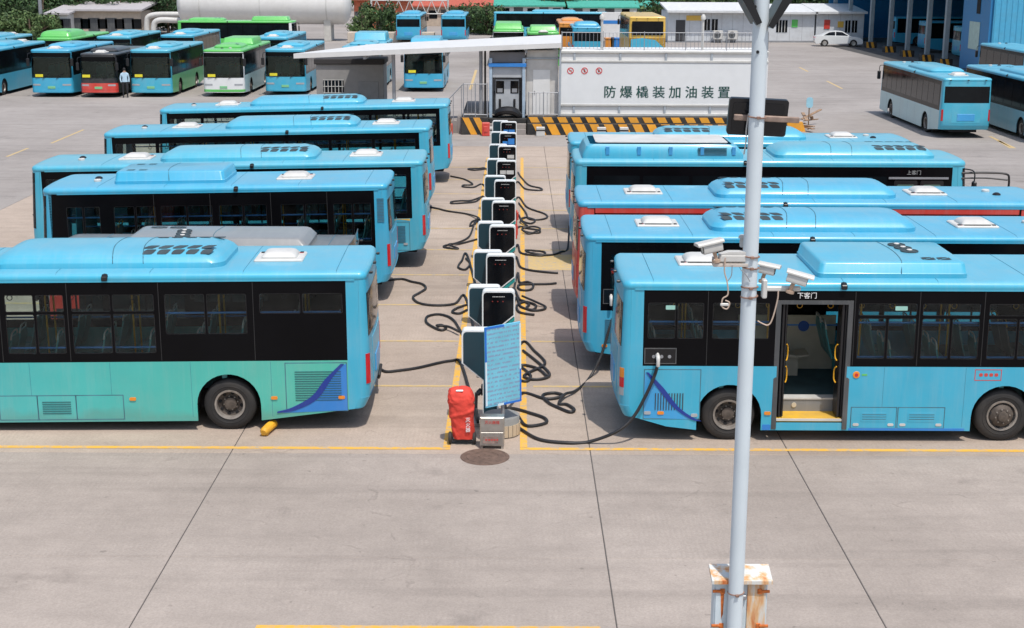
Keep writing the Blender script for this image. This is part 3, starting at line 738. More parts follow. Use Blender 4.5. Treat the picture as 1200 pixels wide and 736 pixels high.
def roof_pod(root, X, top, pm, u0, u1, hw=.82, h=.29, vent='grid', vside=1, joints=(.45, .62), kind='smooth', vr=(.62, .95), end=.28):
    """moulded air-conditioner cover; u from the rear"""
    m = MB(); rows = []
    a0, a1 = X(u0), X(u1)
    if vent == 'grid' or kind == 'arc':
        PR = ((-.04, 0, 0), (.075, .0, 0), (.095, .012, .02), (h*.52, .055, end*.22), (h*.70, .12, end*.5), (h*.84, .22, end*.8), (h*.95, .38, end*1.1), (h, .60, end*1.5)); cr_ = .26
    else:
        PR = ((-.04, 0, 0), (.07, .0, 0), (.085, .014, .014), (h*.86, .055, end*.4), (h*.96, .085, end*.6), (h, .15, end*.8)); cr_ = .10
    for z, d, e in PR:
        x0, x1, yy = a0+e, a1-e, hw-d
        rows.append([(px, py, top+z) for px, py in rrect(x0, x1, -yy, yy, min(cr_, yy*.45), 5)])
    m.grid(rows, True); m.add(rows[-1], [tuple(range(len(rows[-1])))])
    po = m.build('air_conditioner', pm, root, smooth=34)
    # surface height across the pod
    prof = [(hw-d, z) for z, d, e in PR][::-1]
    def hz(y):
        y = abs(y)
        for (ya, za), (yb, zb_) in zip(prof, prof[1:]):
            if y <= ya: return h
            if y <= yb: return za+(zb_-za)*(y-ya)/max(yb-ya, 1e-6)
        return .0
    for j in joints:                                          # mould joints
        mm = MB(); xx = a0+(a1-a0)*j; pts = []
        for k in range(25):
            y = -hw+2*hw*k/24; pts.append((xx+.10*math.cos(y/hw*1.5), y*1.0, top+hz(y*.998)+.001))
        mm.tube(pts, .008, 4); mm.build('cover_joint', M_VENT2, po)
    if vent == 'grid':
        v0, v1 = a0+(a1-a0)*vr[0], a0+(a1-a0)*vr[1]; n = 5; dx = (v1-v0)/n
        rowsy = [(hw-.50, hw-.325), (hw-.285, hw-.125)]
        for sgn in (1, -1):
            for (ya, yb) in rowsy:
                for k in range(n):
                    x = v0+k*dx; mm = MB(); sk = .09; rws = []
                    for q in range(5):
                        y = ya+(yb-ya)*q/4; o_ = sk*(q/4-.5)*(1 if ya < hw-.3 else .6); t_ = min(1, (q+.6)/1.6, (4.6-q)/1.6); e_ = .03*(1-t_)
                        rws.append([(x+.015+o_+e_, sgn*y, top+hz(y)+.007), (x+dx-.045+o_-e_, sgn*y, top+hz(y)+.007)])
                    mm.grid(rws); mm.build('vent_slot', M_VENT, po, smooth=0)
    elif vent == 'fans':
        for k in range(3):
            mm = MB(); y = -.02+.27*k; xx = a0+(a1-a0)*.70-.04*k
            mm.lathe([(0, .03), (.05, .03), (.06, .012), (.125, .010), (.13, .02), (.15, .02), (.155, -.01)], c=(xx, y, top+h), axis='z', n=18)
            fo = mm.build('fan', M_VENT, po); f2 = MB(); f2.lathe([(0, .045), (.04, .04), (.05, .03)], c=(xx, y, top+h), axis='z', n=10); f2.build('fan_hub', M_HATCH, fo)
        for k in range(2):
            x0 = a0+(a1-a0)*(.76+.105*k); mm = MB(); cw = (a1-a0)*.046
            for q in range(4):
                an = R(90*q); pts = []
                for (pu, pv) in ((.16, 0), (.95, .80), (.95, -.80)):
                    ru, rv = pu*math.cos(an)-pv*math.sin(an), pu*math.sin(an)+pv*math.cos(an)
                    yv = -(hw-.32)+rv*.11; pts.append((x0+ru*cw, yv, top+hz(yv)+.006))
                mm.add(pts, [(0, 1, 2)])
            mm.build('vent_grille', M_VENT, po, smooth=0)
    elif vent == 'slots':
        for kx in range(2):
            for ky in range(2):
                x = a1-(a1-a0)*(.10+.11*kx); ya = (hw-.38)+.10*ky
                for sgn in (-1, 1):
                    mm = MB(); mm.add([(px, sgn*py, top+hz(py)+.006) for px, py in ((x, ya), (x-.18, ya), (x-.18, ya+.07), (x, ya+.07))], [(0, 1, 2, 3)])
                    mm.build('vent_slot', M_VENT2, po, smooth=0)
    mm = MB()
    for k in range(9):
        x = a0+.35+(a1-a0-.7)*k/8
        for sgn in (-1, 1): mm.lathe([(0, .012), (.012, .010), (.014, 0)], c=(x, sgn*(hw-.03), top+.07), axis='z', n=6)
    mm.build('cover_bolt', M_VENT2, po)
    return po

def bus_interior(root, L, b, X, zb, xb, ur, uf, seat, door):
    m = MB(); m.box(-L/2+.4, L/2-.4, -b+.62, b-.62, .57, .61)
    for s in (-1, 1):
        segs = [(X(ur)+.60, X(uf)-.60)]
        if door and s == -1: segs = [(X(ur)+.60, X(door[0])), (X(door[1]), X(uf)-.60)]
        for a, c in segs: m.box(a, c, s*(b-.62), s*(b-.06), .57, .608)
    fl = m.build('floor', M_FLOOR, root)
    for s in (-1, 1):                                        # boxed-in wheel housings
        for u in (ur, uf):
            m = MB(); m.box(X(u)-.60, X(u)+.60, s*(b-.62), s*(b-.06), 1.02, 1.06); m.box(X(u)-.60, X(u)+.60, s*(b-.64), s*(b-.61), .57, 1.06); m.build('wheel_housing', M_FLOOR, root)
    m = MB(); m.box(-L/2+.4, L/2-.4, -b+.12, b-.12, zb-.06, zb-.03); m.build('ceiling', M_CEIL, root)
    u = .95
    while u < L-1.6:
        for s in (-1, 1):
            if door and s == -1 and door[0]-.5 < u < door[1]+.4: continue
            if door and s == 1 and door[0]-.2 < u < door[1]+.2: continue
            o = link('seat', seat_mesh(seat), root, (X(u), s*(b-.56), .62 if u > ur+.8 else .80))
        u += .78
    for k in range(int((L-2)/1.5)):
        for s in (-1, 1):
            if door and s == -1 and door[0]-.1 < 1.2+1.5*k < door[1]+.1: continue
            m = MB(); x = X(1.2+1.5*k); m.cyl((x, s*(b-.98), .6), (x, s*(b-.98), zb-.05), .017, 8); m.build('handrail', M_RAILY, root)
    for s in (-1, 1):
        for z in (1.44, 2.03):
            m = MB(); segs = [(X(xb[0]+.1), L/2-xb[1]-.1)]
            if door and s == -1: segs = [(X(xb[0]+.1), X(door[0])-.06), (X(door[1])+.06, L/2-xb[1]-.1)]
            for a, c in segs: m.cyl((a, s*(b-.14), z), (c, s*(b-.14), z), .018, 8)
            m.build('guard_rail', M_RAILB, root)
        m = MB(); m.cyl((X(.8), s*.55, zb-.22), (L/2-1.2, s*.55, zb-.22), .016, 8)
        for k in range(int(L/.55)):
            x = X(1.0+.52*k)
            if x > L/2-1.3: break
            m.cyl((x, s*.55, zb-.22), (x, s*.55, zb-.36), .012, 5)
            m.tube([(x+.045*math.cos(t*math.pi/6), s*.55, zb-.41+.045*math.sin(t*math.pi/6)) for t in range(13)], .008, 5)
        m.build('hanging_strap', M_BLACKPL if seat == 'teal' and not door else M_RAILY, root)

def side_plate(root, info, s, u0, u1, z0, z1, m, name='service_hatch', off=.004, r=.015, parent=None):
    X, side = info['X'], info['side']
    b = MB(); b.prism([rrect(X(u0), X(u1), z0, z1, r, 2)], lambda a, c: side(s, a, c, off), lambda a, c: side(s, a, c, -.01))
    return b.build(name, m, parent or root)
def outline(root, info, s, u0, u1, z0, z1, wd=.015, m=None, name='hatch_joint', off=.0025, parent=None):
    """thin dark shut-line frame round a hatch"""
    X, side = info['X'], info['side']; b = MB(); x0, x1 = X(u0), X(u1)
    for (p, q, r_, t_) in ((x0-wd, x1+wd, z1, z1+wd), (x0-wd, x1+wd, z0-wd, z0), (x0-wd, x0, z0, z1), (x1, x1+wd, z0, z1)):
        b.prism([[(p, r_), (q, r_), (q, t_), (p, t_)]], lambda a, c: side(s, a, c, off), lambda a, c: side(s, a, c, -.005))
    return b.build(name, m or M_VENT2, parent or root)
def louvre(root, info, s, u0, u1, z0, z1, n, vert=False, m=None, fill=.4, parent=None):
    X, side = info['X'], info['side']; b = MB()
    for k in range(n):
        if vert:
            d = (u1-u0)/n; a0, a1 = X(u0+k*d), X(u0+k*d+d*fill); loop = [(a0, z0), (a1, z0), (a1, z1), (a0, z1)]
        else:
            d = (z1-z0)/n; loop = [(X(u0), z0+k*d), (X(u1), z0+k*d), (X(u1), z0+k*d+d*fill), (X(u0), z0+k*d+d*fill)]
        b.prism([loop], lambda a, c: side(s, a, c, .012), lambda a, c: side(s, a, c, .0))
    return b.build('vent_grille', m or M_VENT2, parent or root, smooth=0)
def swoosh(root, info, s, pts_lo, pts_hi, m, name='livery_stripe', off=.0025):
    side, X = info['side'], info['X']; b = MB()
    lo = smooth_path([(X(u), z, 0) for u, z in pts_lo], 6 if len(pts_lo) > 2 else 1); hi = smooth_path([(X(u), z, 0) for u, z in pts_hi], 6)
    loop = [(p.x, p.y) for p in lo]+[(p.x, p.y) for p in reversed(hi)]
    b.prism([loop], lambda a, c: side(s, a, c, off), lambda a, c: side(s, a, c, -.004))
    return b.build(name, m, root)
def side_text(root, info, s, u, z, body, size, m):
    X, side = info['X'], info['side']
    o = link('lettering', text_mesh(body, size, m), root); p = side(s, X(u), z, .006)
    o.location = p; o.rotation_euler = (math.pi/2, 0, 0 if s < 0 else math.pi); return o
def marker(root, info, s, u, z, m=None):
    X, side = info['X'], info['side']; b = MB()
    b.prism([rrect(X(u)-.055, X(u)+.055, z-.028, z+.028, .02, 3)], lambda a, c: side(s, a, c, .016), lambda a, c: side(s, a, c, -.002))
    b.build('side_marker', m or M_AMB, root)
# ================================================================== the charging rows
PI = math.pi
def near_left(Xr, Ynear, W=2.5): return (Xr, Ynear+W/2)
# teal shaded lower side of the first bus on the left
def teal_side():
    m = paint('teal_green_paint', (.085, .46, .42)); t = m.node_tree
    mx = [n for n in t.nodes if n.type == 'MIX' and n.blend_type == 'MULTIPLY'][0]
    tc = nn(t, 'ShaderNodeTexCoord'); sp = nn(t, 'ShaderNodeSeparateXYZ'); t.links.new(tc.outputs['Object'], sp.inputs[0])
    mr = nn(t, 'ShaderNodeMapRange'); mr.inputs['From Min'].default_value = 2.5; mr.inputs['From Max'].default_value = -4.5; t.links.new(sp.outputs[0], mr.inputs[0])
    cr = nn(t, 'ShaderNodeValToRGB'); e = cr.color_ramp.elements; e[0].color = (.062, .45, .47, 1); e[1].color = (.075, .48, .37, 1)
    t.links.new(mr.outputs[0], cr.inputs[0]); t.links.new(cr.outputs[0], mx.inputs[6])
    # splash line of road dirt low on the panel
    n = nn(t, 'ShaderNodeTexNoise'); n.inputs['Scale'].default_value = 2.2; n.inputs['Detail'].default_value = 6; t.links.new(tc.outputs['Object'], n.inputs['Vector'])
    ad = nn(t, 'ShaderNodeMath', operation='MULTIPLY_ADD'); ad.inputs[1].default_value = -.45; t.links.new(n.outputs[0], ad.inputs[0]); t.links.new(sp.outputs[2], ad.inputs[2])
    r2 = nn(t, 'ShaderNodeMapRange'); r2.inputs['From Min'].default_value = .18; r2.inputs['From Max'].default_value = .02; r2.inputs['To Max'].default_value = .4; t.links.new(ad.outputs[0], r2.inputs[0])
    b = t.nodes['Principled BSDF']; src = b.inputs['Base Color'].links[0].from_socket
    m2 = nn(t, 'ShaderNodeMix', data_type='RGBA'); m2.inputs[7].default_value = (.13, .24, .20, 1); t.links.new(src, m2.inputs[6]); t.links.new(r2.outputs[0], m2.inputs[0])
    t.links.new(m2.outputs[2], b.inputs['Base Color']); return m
P_TEAL = teal_side()
CG = 'buses parked in the charging bays'
def two(u0, u1, um, z0, z1, g=.03): return [(u0, um-g/2, z0, z1), (um+g/2, u1, z0, z1)]
# ---- first bus on the left: teal lower side
pn = two(.46, 1.85, 1.15, 2.03, 2.38) + two(2.06, 3.43, 2.745, 1.69, 2.38)
for (a, c, mid) in ((3.60, 4.98, 4.31), (5.10, 6.08, 5.585), (6.26, 7.6, 6.93), (7.78, 9.0, 8.4)):
    pn += two(a, c, mid, 1.37, 2.05) + two(a, c, mid, 2.085, 2.38)
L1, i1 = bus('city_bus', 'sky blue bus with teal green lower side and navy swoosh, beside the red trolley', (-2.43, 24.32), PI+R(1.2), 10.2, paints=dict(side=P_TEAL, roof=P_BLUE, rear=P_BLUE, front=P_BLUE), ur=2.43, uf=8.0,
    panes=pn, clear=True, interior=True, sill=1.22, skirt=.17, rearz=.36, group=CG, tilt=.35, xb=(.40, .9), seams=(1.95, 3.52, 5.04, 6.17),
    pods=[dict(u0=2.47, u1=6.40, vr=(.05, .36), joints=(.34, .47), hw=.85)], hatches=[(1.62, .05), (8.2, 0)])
s = 1
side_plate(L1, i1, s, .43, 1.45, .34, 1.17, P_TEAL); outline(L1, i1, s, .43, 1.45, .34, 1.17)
swoosh(L1, i1, s, [(.425, .34), (1.52, .30)], [(.425, 1.16), (.60, 1.05), (.85, .68), (1.20, .42), (1.50, .34)], P_BRIGHT, 'livery_patch', .0055)
swoosh(L1, i1, s, [(.46, 1.16), (.66, .93), (.93, .55), (1.30, .355), (1.62, .30)], [(.52, 1.16), (.80, .88), (1.02, .60), (1.36, .40), (1.62, .325)], P_NAVY, 'livery_stripe', .014)
louvre(L1, i1, s, .52, 1.30, .52, 1.06, 13, fill=.28, m=mat('teal_shadow_slot', (.02, .10, .12), rough=.6))
for a, c in ((4.22, 5.0), (5.02, 5.65), (5.67, 6.3)):
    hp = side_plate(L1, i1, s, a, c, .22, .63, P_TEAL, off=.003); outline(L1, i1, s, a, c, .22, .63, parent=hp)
louvre(L1, i1, s, 5.10, 5.58, .32, .56, 6, fill=.25, m=MATS['teal_shadow_slot'])
for u in (.52, 1.66, 4.05): marker(L1, i1, s, u, .57)
# wedge-shaped yellow wheel chock by that bus
m = MB(); m.tube([(0, 0, .075), (.01, .04, .085), (.06, .30, .09), (.10, .46, .085), (.105, .49, .08)], [.05, .075, .08, .072, .045], 10); m.box(-.05, .07, .05, .20, 0, .04, .01)
o = m.build('wheel_chock', mat('chock_yellow', (.72, .36, .02), rough=.6, dirt=.4), loc=(-4.22, 22.75, ZS)); tag(o, 'yellow wheel chock behind rear wheel of the teal green bus', 'wheel chock')
# ---- low dark bus hidden between
bus('minibus', 'low dark minibus with grey roof unit squeezed behind the teal green bus', (-3.2, 28.35), PI, 6.2, W=2.1, top=2.24, zb=2.08, sill=1.1, paints=dict(roof=P_DGREY, side=P_BLACK, rear=P_BLACK, front=P_RED, pod=P_GREY), ur=1.4, uf=4.7, wr=.38, group=CG,
    pods=[dict(u0=.9, u1=4.6, hw=.75, h=.22, vent='fans', joints=(.5,))], panes=even_panes(6.2, .5, 5.2, 1.2, 1.2, 1.90), xb=(.36, .8))
# ---- third: shorter blue bus with big clear windows
pn3 = []
for px0, px1 in ((393, 440), (329, 387), (254, 313), (183, 247), (126, 178), (68, 110)):
    u1_, u0_ = (462-px0)/52.6, (462-px1)/52.6; pn3 += two(u0_+.02, u1_, (u0_+u1_)/2, 1.40, 2.30)
L3, i3 = bus('city_bus', 'short sky blue bus showing its whole row of side windows behind the teal green bus', (-2.86, 33.71), PI+R(.4), 8.22, ur=2.0, uf=6.2, panes=pn3, clear=True, interior=True, rearz=.42, group=CG, tilt=1.0, xb=(.36, .35), mirrors=False,
    pods=[dict(u0=3.85, u1=6.45, vent='slots', joints=(.5,), hw=.78, end=.10)], hatches=[(2.3, .1)], seams=(1.45, 2.75, 4.15, 5.45))
louvre(L3, i3, 1, .14, .30, 1.85, 2.42, 16, fill=.45)
louvre(L3, i3, 1, .42, .72, .62, 1.05, 6, vert=True, fill=.4)
marker(L3, i3, 1, .45, .52, M_CLEAR)
# ---- fourth to sixth on the left
def plain_left(lbl, Xr, Yn, Lb, tilt, pods, hatches, **kw):
    r_, i_ = bus('city_bus', lbl, (Xr, Yn), PI+R(.5), Lb, ur=2.5, uf=Lb-2.5, rearz=.42, group=CG, tilt=tilt, pods=pods, hatches=hatches, xb=(.36, .45), clear=True, interior=True, **kw)
    return r_, i_
L4, i4 = plain_left('sky blue bus in the bay just beyond the short windowed bus', -2.28, 37.51, 10.3, 1.0, [dict(u0=2.85, u1=6.9, vr=(.05, .36), joints=(.34, .47))], [(1.6, 0), (7.65, 0)], mirrors=False)
outline(L4, i4, 1, .45, 1.4, .42, 1.15); louvre(L4, i4, 1, .55, 1.2, .62, 1.08, 12, fill=.3); marker(L4, i4, 1, .55, .58, M_CLEAR)
swoosh(L4, i4, 1, [(.42, 1.24), (1.52, 1.24)], [(.42, 1.19), (.9, 1.21), (1.5, .9)], P_YELLOW)
plain_left('sky blue bus with empty bay before it, next nearest the striped plinth', -2.55, 44.91, 10.25, 1.2, [dict(u0=2.3, u1=6.4, vr=(.05, .36), joints=(.34, .47))], [(1.45, 0), (7.7, 0)], mirrors=False)
plain_left('sky blue bus closest to the striped plinth and the grey booth', -2.3, 52.21, 10.55, 1.3, [dict(u0=3.1, u1=7.2, vr=(.05, .36), joints=(.34, .47))], [(1.7, 0), (8.1, 0)], mirrors=False)

# ---- right row
pr = two(.47, 1.39, .94, 1.77, 2.38) + two(1.53, 2.47, 2.02, 1.77, 2.38)
for (a, c, mid) in ((3.92, 4.88, 4.40), (4.97, 5.92, 5.45), (6.06, 7.0, 6.55)):
    pr += two(a, c, mid, 1.44, 2.13) + [(a, c, 2.17, 2.38)]
D1 = (2.62, 3.78, 0, 2.42)
R1, j1 = bus('city_bus', 'sky blue bus with its middle door open behind the white camera pole', (1.72, 23.83), 0, 8.5, paints=dict(roof=P_BLUE, rear=P_BLUE, front=P_BLUE, side=P_BLUE), ur=1.86, uf=6.43, panes=pr, panes_r=pr, clear=True, interior=True, seat='teal', door=D1, sill=1.31, skirt=.20, rearz=.42,
    group=CG, lights='multi', xb=(.40, .9), pods=[dict(u0=3.27, u1=5.75, vent='fans', joints=(.55,), hw=.95, end=.10, h=.26)], hatches=[(1.5, .3)], seams=(1.45, 3.86, 4.92, 5.98))
X1, sd1 = j1['X'], j1['side']
s = -1
# open door: portal frame, steps, folded leaves, back wall and seat seen through it
m = MB(); a, c = X1(D1[0]), X1(D1[1])
m.prism([[(a-.05, .22), (a+.03, .22), (a+.03, 2.36), (c-.03, 2.36), (c-.03, .22), (c+.05, .22), (c+.05, 2.425), (a-.05, 2.425)]], lambda x, z: sd1(s, x, z, .012), lambda x, z: sd1(s, x, z, -.06))
dr = m.build('door_frame', P_DGREY, R1)
m = MB(); m.box(a+.03, c-.03, -1.17, -.76, .34, .40); m.build('step', M_STEPY, dr)
m = MB(); m.box(a+.03, c-.03, -.78, -.74, .40, .62); m.build('step_riser', P_GREY, dr)
m = MB(); m.box(a+.03, c-.03, -.795, -.60, .612, .64); m.box(a+.03, c-.03, -1.20, -1.165, .36, .395); m.build('step_edge', M_HATCH, dr)
m = MB(); m.lathe([(0, 0), (.04, 0), (.045, .01), (.04, .02), (0, .02)], c=((a+c)/2-.18, -.795, .51), axis='y', n=12); m.build('step_lamp', M_CREAM, dr)
m = MB(); m.box(a-.3, c+.3, 1.06, 1.10, .62, 1.62); m.build('wall_lining', M_CREAM, R1)
m = MB(); m.lathe([(0, 0), (.10, 0), (.10, .006), (0, .006)], c=(c-.28, 1.052, 1.42), axis='y', n=20); m.build('round_notice', mat('notice_blue', (.02, .10, .42), rough=.5), R1)
m = MB(); m.box(c-.95, c-.6, 1.052, 1.058, 1.38, 1.43); m.build('notice_strip', M_GREYST, R1)
# folding seat in side view
m = MB(); rows = []
for (x, z) in ((-.36, 1.02), (-.32, .78), (-.26, .52), (-.20, .43), (.02, .40), (.24, .42)):
    rows.append([(x-.02, -.2, z-.02), (x+.02, -.2, z+.02), (x+.02, .2, z+.02), (x-.02, .2, z-.02)])
m.grid(rows, True); m.add(rows[0], [(0, 1, 2, 3)]); m.add(rows[-1], [(0, 1, 2, 3)])
m.box(-.12, .10, -.05, .05, 0, .40)
o = m.build('seat', [M_CREAM], R1, loc=((a+c)/2+.05, .70, .60))
m = MB(); rows = []
for (x, z) in ((-.325, .96), (-.285, .78), (-.225, .54)):
    rows.append([(x, -.17, z), (x, .17, z)])
m.grid(rows); m.build('seat_pad', M_SEATG, o)
for k, xx in enumerate((a+.06, c-.12)):                     # folded leaves
    m = MB(); m.box(xx, xx+.045, -1.16, -.84, .42, 2.36, .01); m.box(xx+.055, xx+.09, -1.15, -.84, .42, 2.36, .01)
    lf = m.build('door_leaf', M_BLACKPL, dr)
    for q in range(2):
        m = MB(); x_ = xx+(.11 if k == 0 else -.03)
        m.tube(smooth_path([(x_, -1.10, 1.0+.38*q), (x_+(.025 if k == 0 else -.025), -1.06, 1.06+.38*q), (x_+(.025 if k == 0 else -.025), -1.06, 1.22+.38*q), (x_, -1.10, 1.28+.38*q)], 4), .011, 6); m.build('grab_handle', M_RAILY, lf)
side_text(R1, j1, s, 3.06, 2.50, '下客门', .11, M_TEXTW)
# socket, plug, grille, swoosh, hatches, lamps
pk = side_plate(R1, j1, s, .44, .94, 1.36, 1.60, M_PANELG, 'charging_socket', .006)
outline(R1, j1, s, .44, .94, 1.36, 1.60, m=P_DGREY, off=.008, parent=pk)
for q in range(3):
    m = MB(); m.lathe([(0, 0), (.028, 0), (.03, .02), (0, .02)], c=(X1(.58+.13*q), -1.222, 1.47), axis='y', n=12); m.build('socket_ring', M_GREYST, pk)
fr = side_plate(R1, j1, s, .44, 1.36, .40, 1.24, P_BLUE, 'service_hatch', .003); outline(R1, j1, s, .44, 1.36, .40, 1.24, parent=fr)
swoosh(R1, j1, s, [(.44, .41), (1.32, .38)], [(.44, 1.20), (.62, .98), (.92, .62), (1.30, .40)], P_BLUE2, 'livery_patch', .0045)
swoosh(R1, j1, s, [(.46, 1.20), (.66, .93), (.93, .60), (1.22, .395), (1.36, .36)], [(.50, 1.20), (.76, .93), (1.02, .60), (1.28, .41), (1.40, .36)], P_NAVY, 'livery_stripe', .014)
louvre(R1, j1, s, .62, 1.12, .55, .84, 11, vert=True, fill=.35, m=M_VENT)
for u in (.72,): marker(R1, j1, s, u, .50)
marker(R1, j1, s, 2.5, .50); marker(R1, j1, s, .50, .50, M_CLEAR); marker(R1, j1, s, 1.28, .46, M_CLEAR)
for (a_, c_) in ((3.90, 4.64), (4.68, 5.44)):
    hp = side_plate(R1, j1, s, a_, c_, .25, .60, P_BLUE); outline(R1, j1, s, a_, c_, .25, .60, parent=hp)
    hp2 = side_plate(R1, j1, s, a_+.16, c_-.14, .36, .52, P_BLUE, 'hatch_vent', .009, parent=hp)
    for z in (.40, .44, .48):
        louvre(R1, j1, s, a_+.18, c_-.16, z, z+.02, 1, fill=.5, parent=hp)
    for u in (a_+.08, c_-.08):
        X_ = MB(); X_.prism([rrect(X1(u)-.05, X1(u)+.05, .285, .33, .02, 3)], lambda x, z: sd1(s, x, z, .012), lambda x, z: sd1(s, x, z, .0)); X_.build('latch', M_HATCH, hp)
side_plate(R1, j1, s, 3.86, 5.80, .205, .245, P_BRIGHT, 'skirt_strip', .005)
side_plate(R1, j1, s, 2.42, 2.56, .205, .30, P_BRIGHT, 'skirt_strip', .005)
hl = MB(); hl.lathe([(0, 0), (.055, 0), (.06, .012), (0, .012)], c=(X1(3.94), -1.222, 1.17), axis='y', n=18); bt = hl.build('door_button', M_AMB, R1)
hl = MB(); hl.lathe([(0, -.004), (.028, -.004), (.03, .0)], c=(X1(3.94), -1.223, 1.17), axis='y', n=14); hl.build('button_cap', M_TAIL, bt)
m = MB(); m.box(X1(4.03), X1(4.12), -1.214, -1.21, 1.155, 1.185); m.build('button_sticker', P_GREEN, R1)
outline(R1, j1, s, 5.91, 6.33, 1.09, 1.26, wd=.012, m=M_TEXTR, name='sticker_border')
for k in range(4):                                           # blurred red characters inside the border
    side_plate(R1, j1, s, 5.97+.085*k, 6.03+.085*k, 1.15, 1.205, M_TEXTR, 'sticker_mark', .003)
bw = side_plate(R1, j1, s, 6.80, 7.02, 1.62, 1.98, M_TEXTR, 'window_poster', -.006); side_plate(R1, j1, s, 6.83, 6.99, 1.50, 1.61, P_BLUE, 'window_poster', -.006)
for u in (.86, 4.62):
    m = MB(); m.prism([rrect(X1(u)-.10, X1(u)+.10, 2.26, 2.33, .01, 2)], lambda x, z: sd1(s, x, z, -.006), lambda x, z: sd1(s, x, z, -.010)); m.build('window_sticker', mat('mint_sticker', (.30, .55, .48), rough=.6), R1)
for u in (6.2, 6.75):
    pass
# ---- second right bus
pr2 = even_panes(10.2, .5, 9.2, 1.4, 1.45, 2.35)
R2, j2 = bus('city_bus', 'sky blue bus plugged in between the open-door bus and the red bus', (1.30, 27.90), 0, 10.2, top=2.735, ur=2.4, uf=7.7, panes=pr2, clear=True, interior=True, rearz=.42, group=CG, xb=(.36, .9),
    pods=[dict(u0=2.5, u1=6.5, vr=(.05, .36), joints=(.36, .50))], hatches=[(1.52, 0), (7.8, 0)])
pk = side_plate(R2, j2, -1, .42, .70, 1.40, 1.66, M_PANELG, 'charging_socket', .006); outline(R2, j2, -1, .42, .70, 1.40, 1.66, m=P_DGREY, off=.008, parent=pk)
louvre(R2, j2, -1, .45, .95, .62, 1.1, 12, fill=.3); marker(R2, j2, -1, .45, .55)
# ---- red bus
R3, j3 = bus('city_bus', 'red sided bus with a light blue roof between two blue buses', (1.33, 31.80), 0, 10.6, paints=dict(side=P_RED, rear=P_RED, front=P_RED), ur=2.4, uf=8.0, panes=even_panes(10.6, .6, 9.6, 1.4, 1.4, 2.25), zb=2.60, top=2.755, rearz=.42, group=CG, xb=(.40, .9),
    pods=[dict(u0=3.1, u1=7.1, vr=(.05, .36), joints=(.36, .50))], hatches=[(1.55, 0), (7.9, 0)])
for s_ in (-1, 1):
    for za, zc_ in ((2.475, 2.595), (2.30, 2.445)):
        side_plate(R3, j3, s_, .42, 9.65, za, zc_, P_RED, 'cantrail_panel', .008)
# ---- tall bus with battery box on its roof
R4, j4 = bus('city_bus', 'sky blue bus with a tall white-topped battery box on its roof, beyond the red bus', (1.50, 37.91), 0, 10.4, top=2.83, zb=2.66, ur=2.5, uf=7.9, panes=even_panes(10.4, .5, 8.2, 1.4, 1.45, 2.40), rearz=.42, group=CG, xb=(.36, .55),
    pods=[dict(u0=5.3, u1=9.5, vr=(.62, .95), joints=(.34, .47), hw=.88)])
m = MB(); rows = []
for z, d in ((-.05, 0), (.10, 0), (.30, .05), (.36, .10)):
    rows.append([(px, py, 2.83+z) for px, py in rrect(-4.95+d*2, -.75-d*3, -1.02+d, 1.02-d, .12, 4)])
m.grid(rows, True); bx = m.build('battery_box', P_BLUE, R4)
m = MB(); m.xy([rrect(-4.6, -1.15, -.86, .86, .1, 3)], 3.215, 3.235); m.build('box_lid', M_HATCH, bx)
for k in range(5):
    m = MB(); x = -4.35+k*.82; m.box(x, x+.10, -1.035, -.99, 2.92, 3.14, .01); m.build('box_rib', P_BLUE2, bx)
m = MB()
for k in range(6): m.box(-1.95, -1.2, -1.03, -.99, 2.92+.035*k, 2.935+.035*k)
m.build('vent_grille', M_VENT2, bx)
side_text(R4, j4, -1, 8.85, 2.50, '上客门', .125, M_TEXTG)
m = MB(); m.prism([[(3.0, 2.34), (4.55, 2.34), (4.55, 2.39), (3.0, 2.39)]], lambda x, z: (x, -1.21, z), lambda x, z: (x, -1.17, z)); m.build('door_rail', M_GREYST, R4)
for k in range(2):
    m = MB(); x = 3.15+.68*k; m.prism([rrect(x, x+.6, .5, 2.30, .04, 2)], lambda a_, c_: (a_, -1.214, c_), lambda a_, c_: (a_, -1.19, c_)); dl = m.build('door', M_BLACKPL, R4)
    m = MB(); m.prism([rrect(x+.07, x+.53, .8, 2.2, .04, 2)], lambda a_, c_: (a_, -1.219, c_), lambda a_, c_: (a_, -1.213, c_)); m.build('door_pane', mat('pale_door_glass', (.10, .17, .14), rough=.06), dl)
m = MB(); m.tube(smooth_path([(4.9, -1.15, 2.50), (5.5, -1.22, 2.52), (6.0, -1.30, 2.50), (6.08, -1.32, 2.35), (6.08, -1.32, 2.1)], 4), .03, 6)
m.tube(smooth_path([(4.9, -1.15, 2.36), (5.5, -1.22, 2.38), (6.05, -1.30, 2.34)], 4), .022, 6); m.box(6.0, 6.16, -1.45, -1.2, 1.6, 2.15, .03); m.build('mirror_arm', M_BLACKPL, R4)
# ---- farthest on the right
bus('city_bus', 'sky blue bus farthest along the right charging row, next to the striped plinth', (1.55, 42.41), 0, 10.2, ur=2.5, uf=7.7, rearz=.42, group=CG, xb=(.36, .9),
    pods=[dict(u0=2.6, u1=7.0, vr=(.05, .36), joints=(.34, .47))], hatches=[(8.15, 0)], mirrors=False)

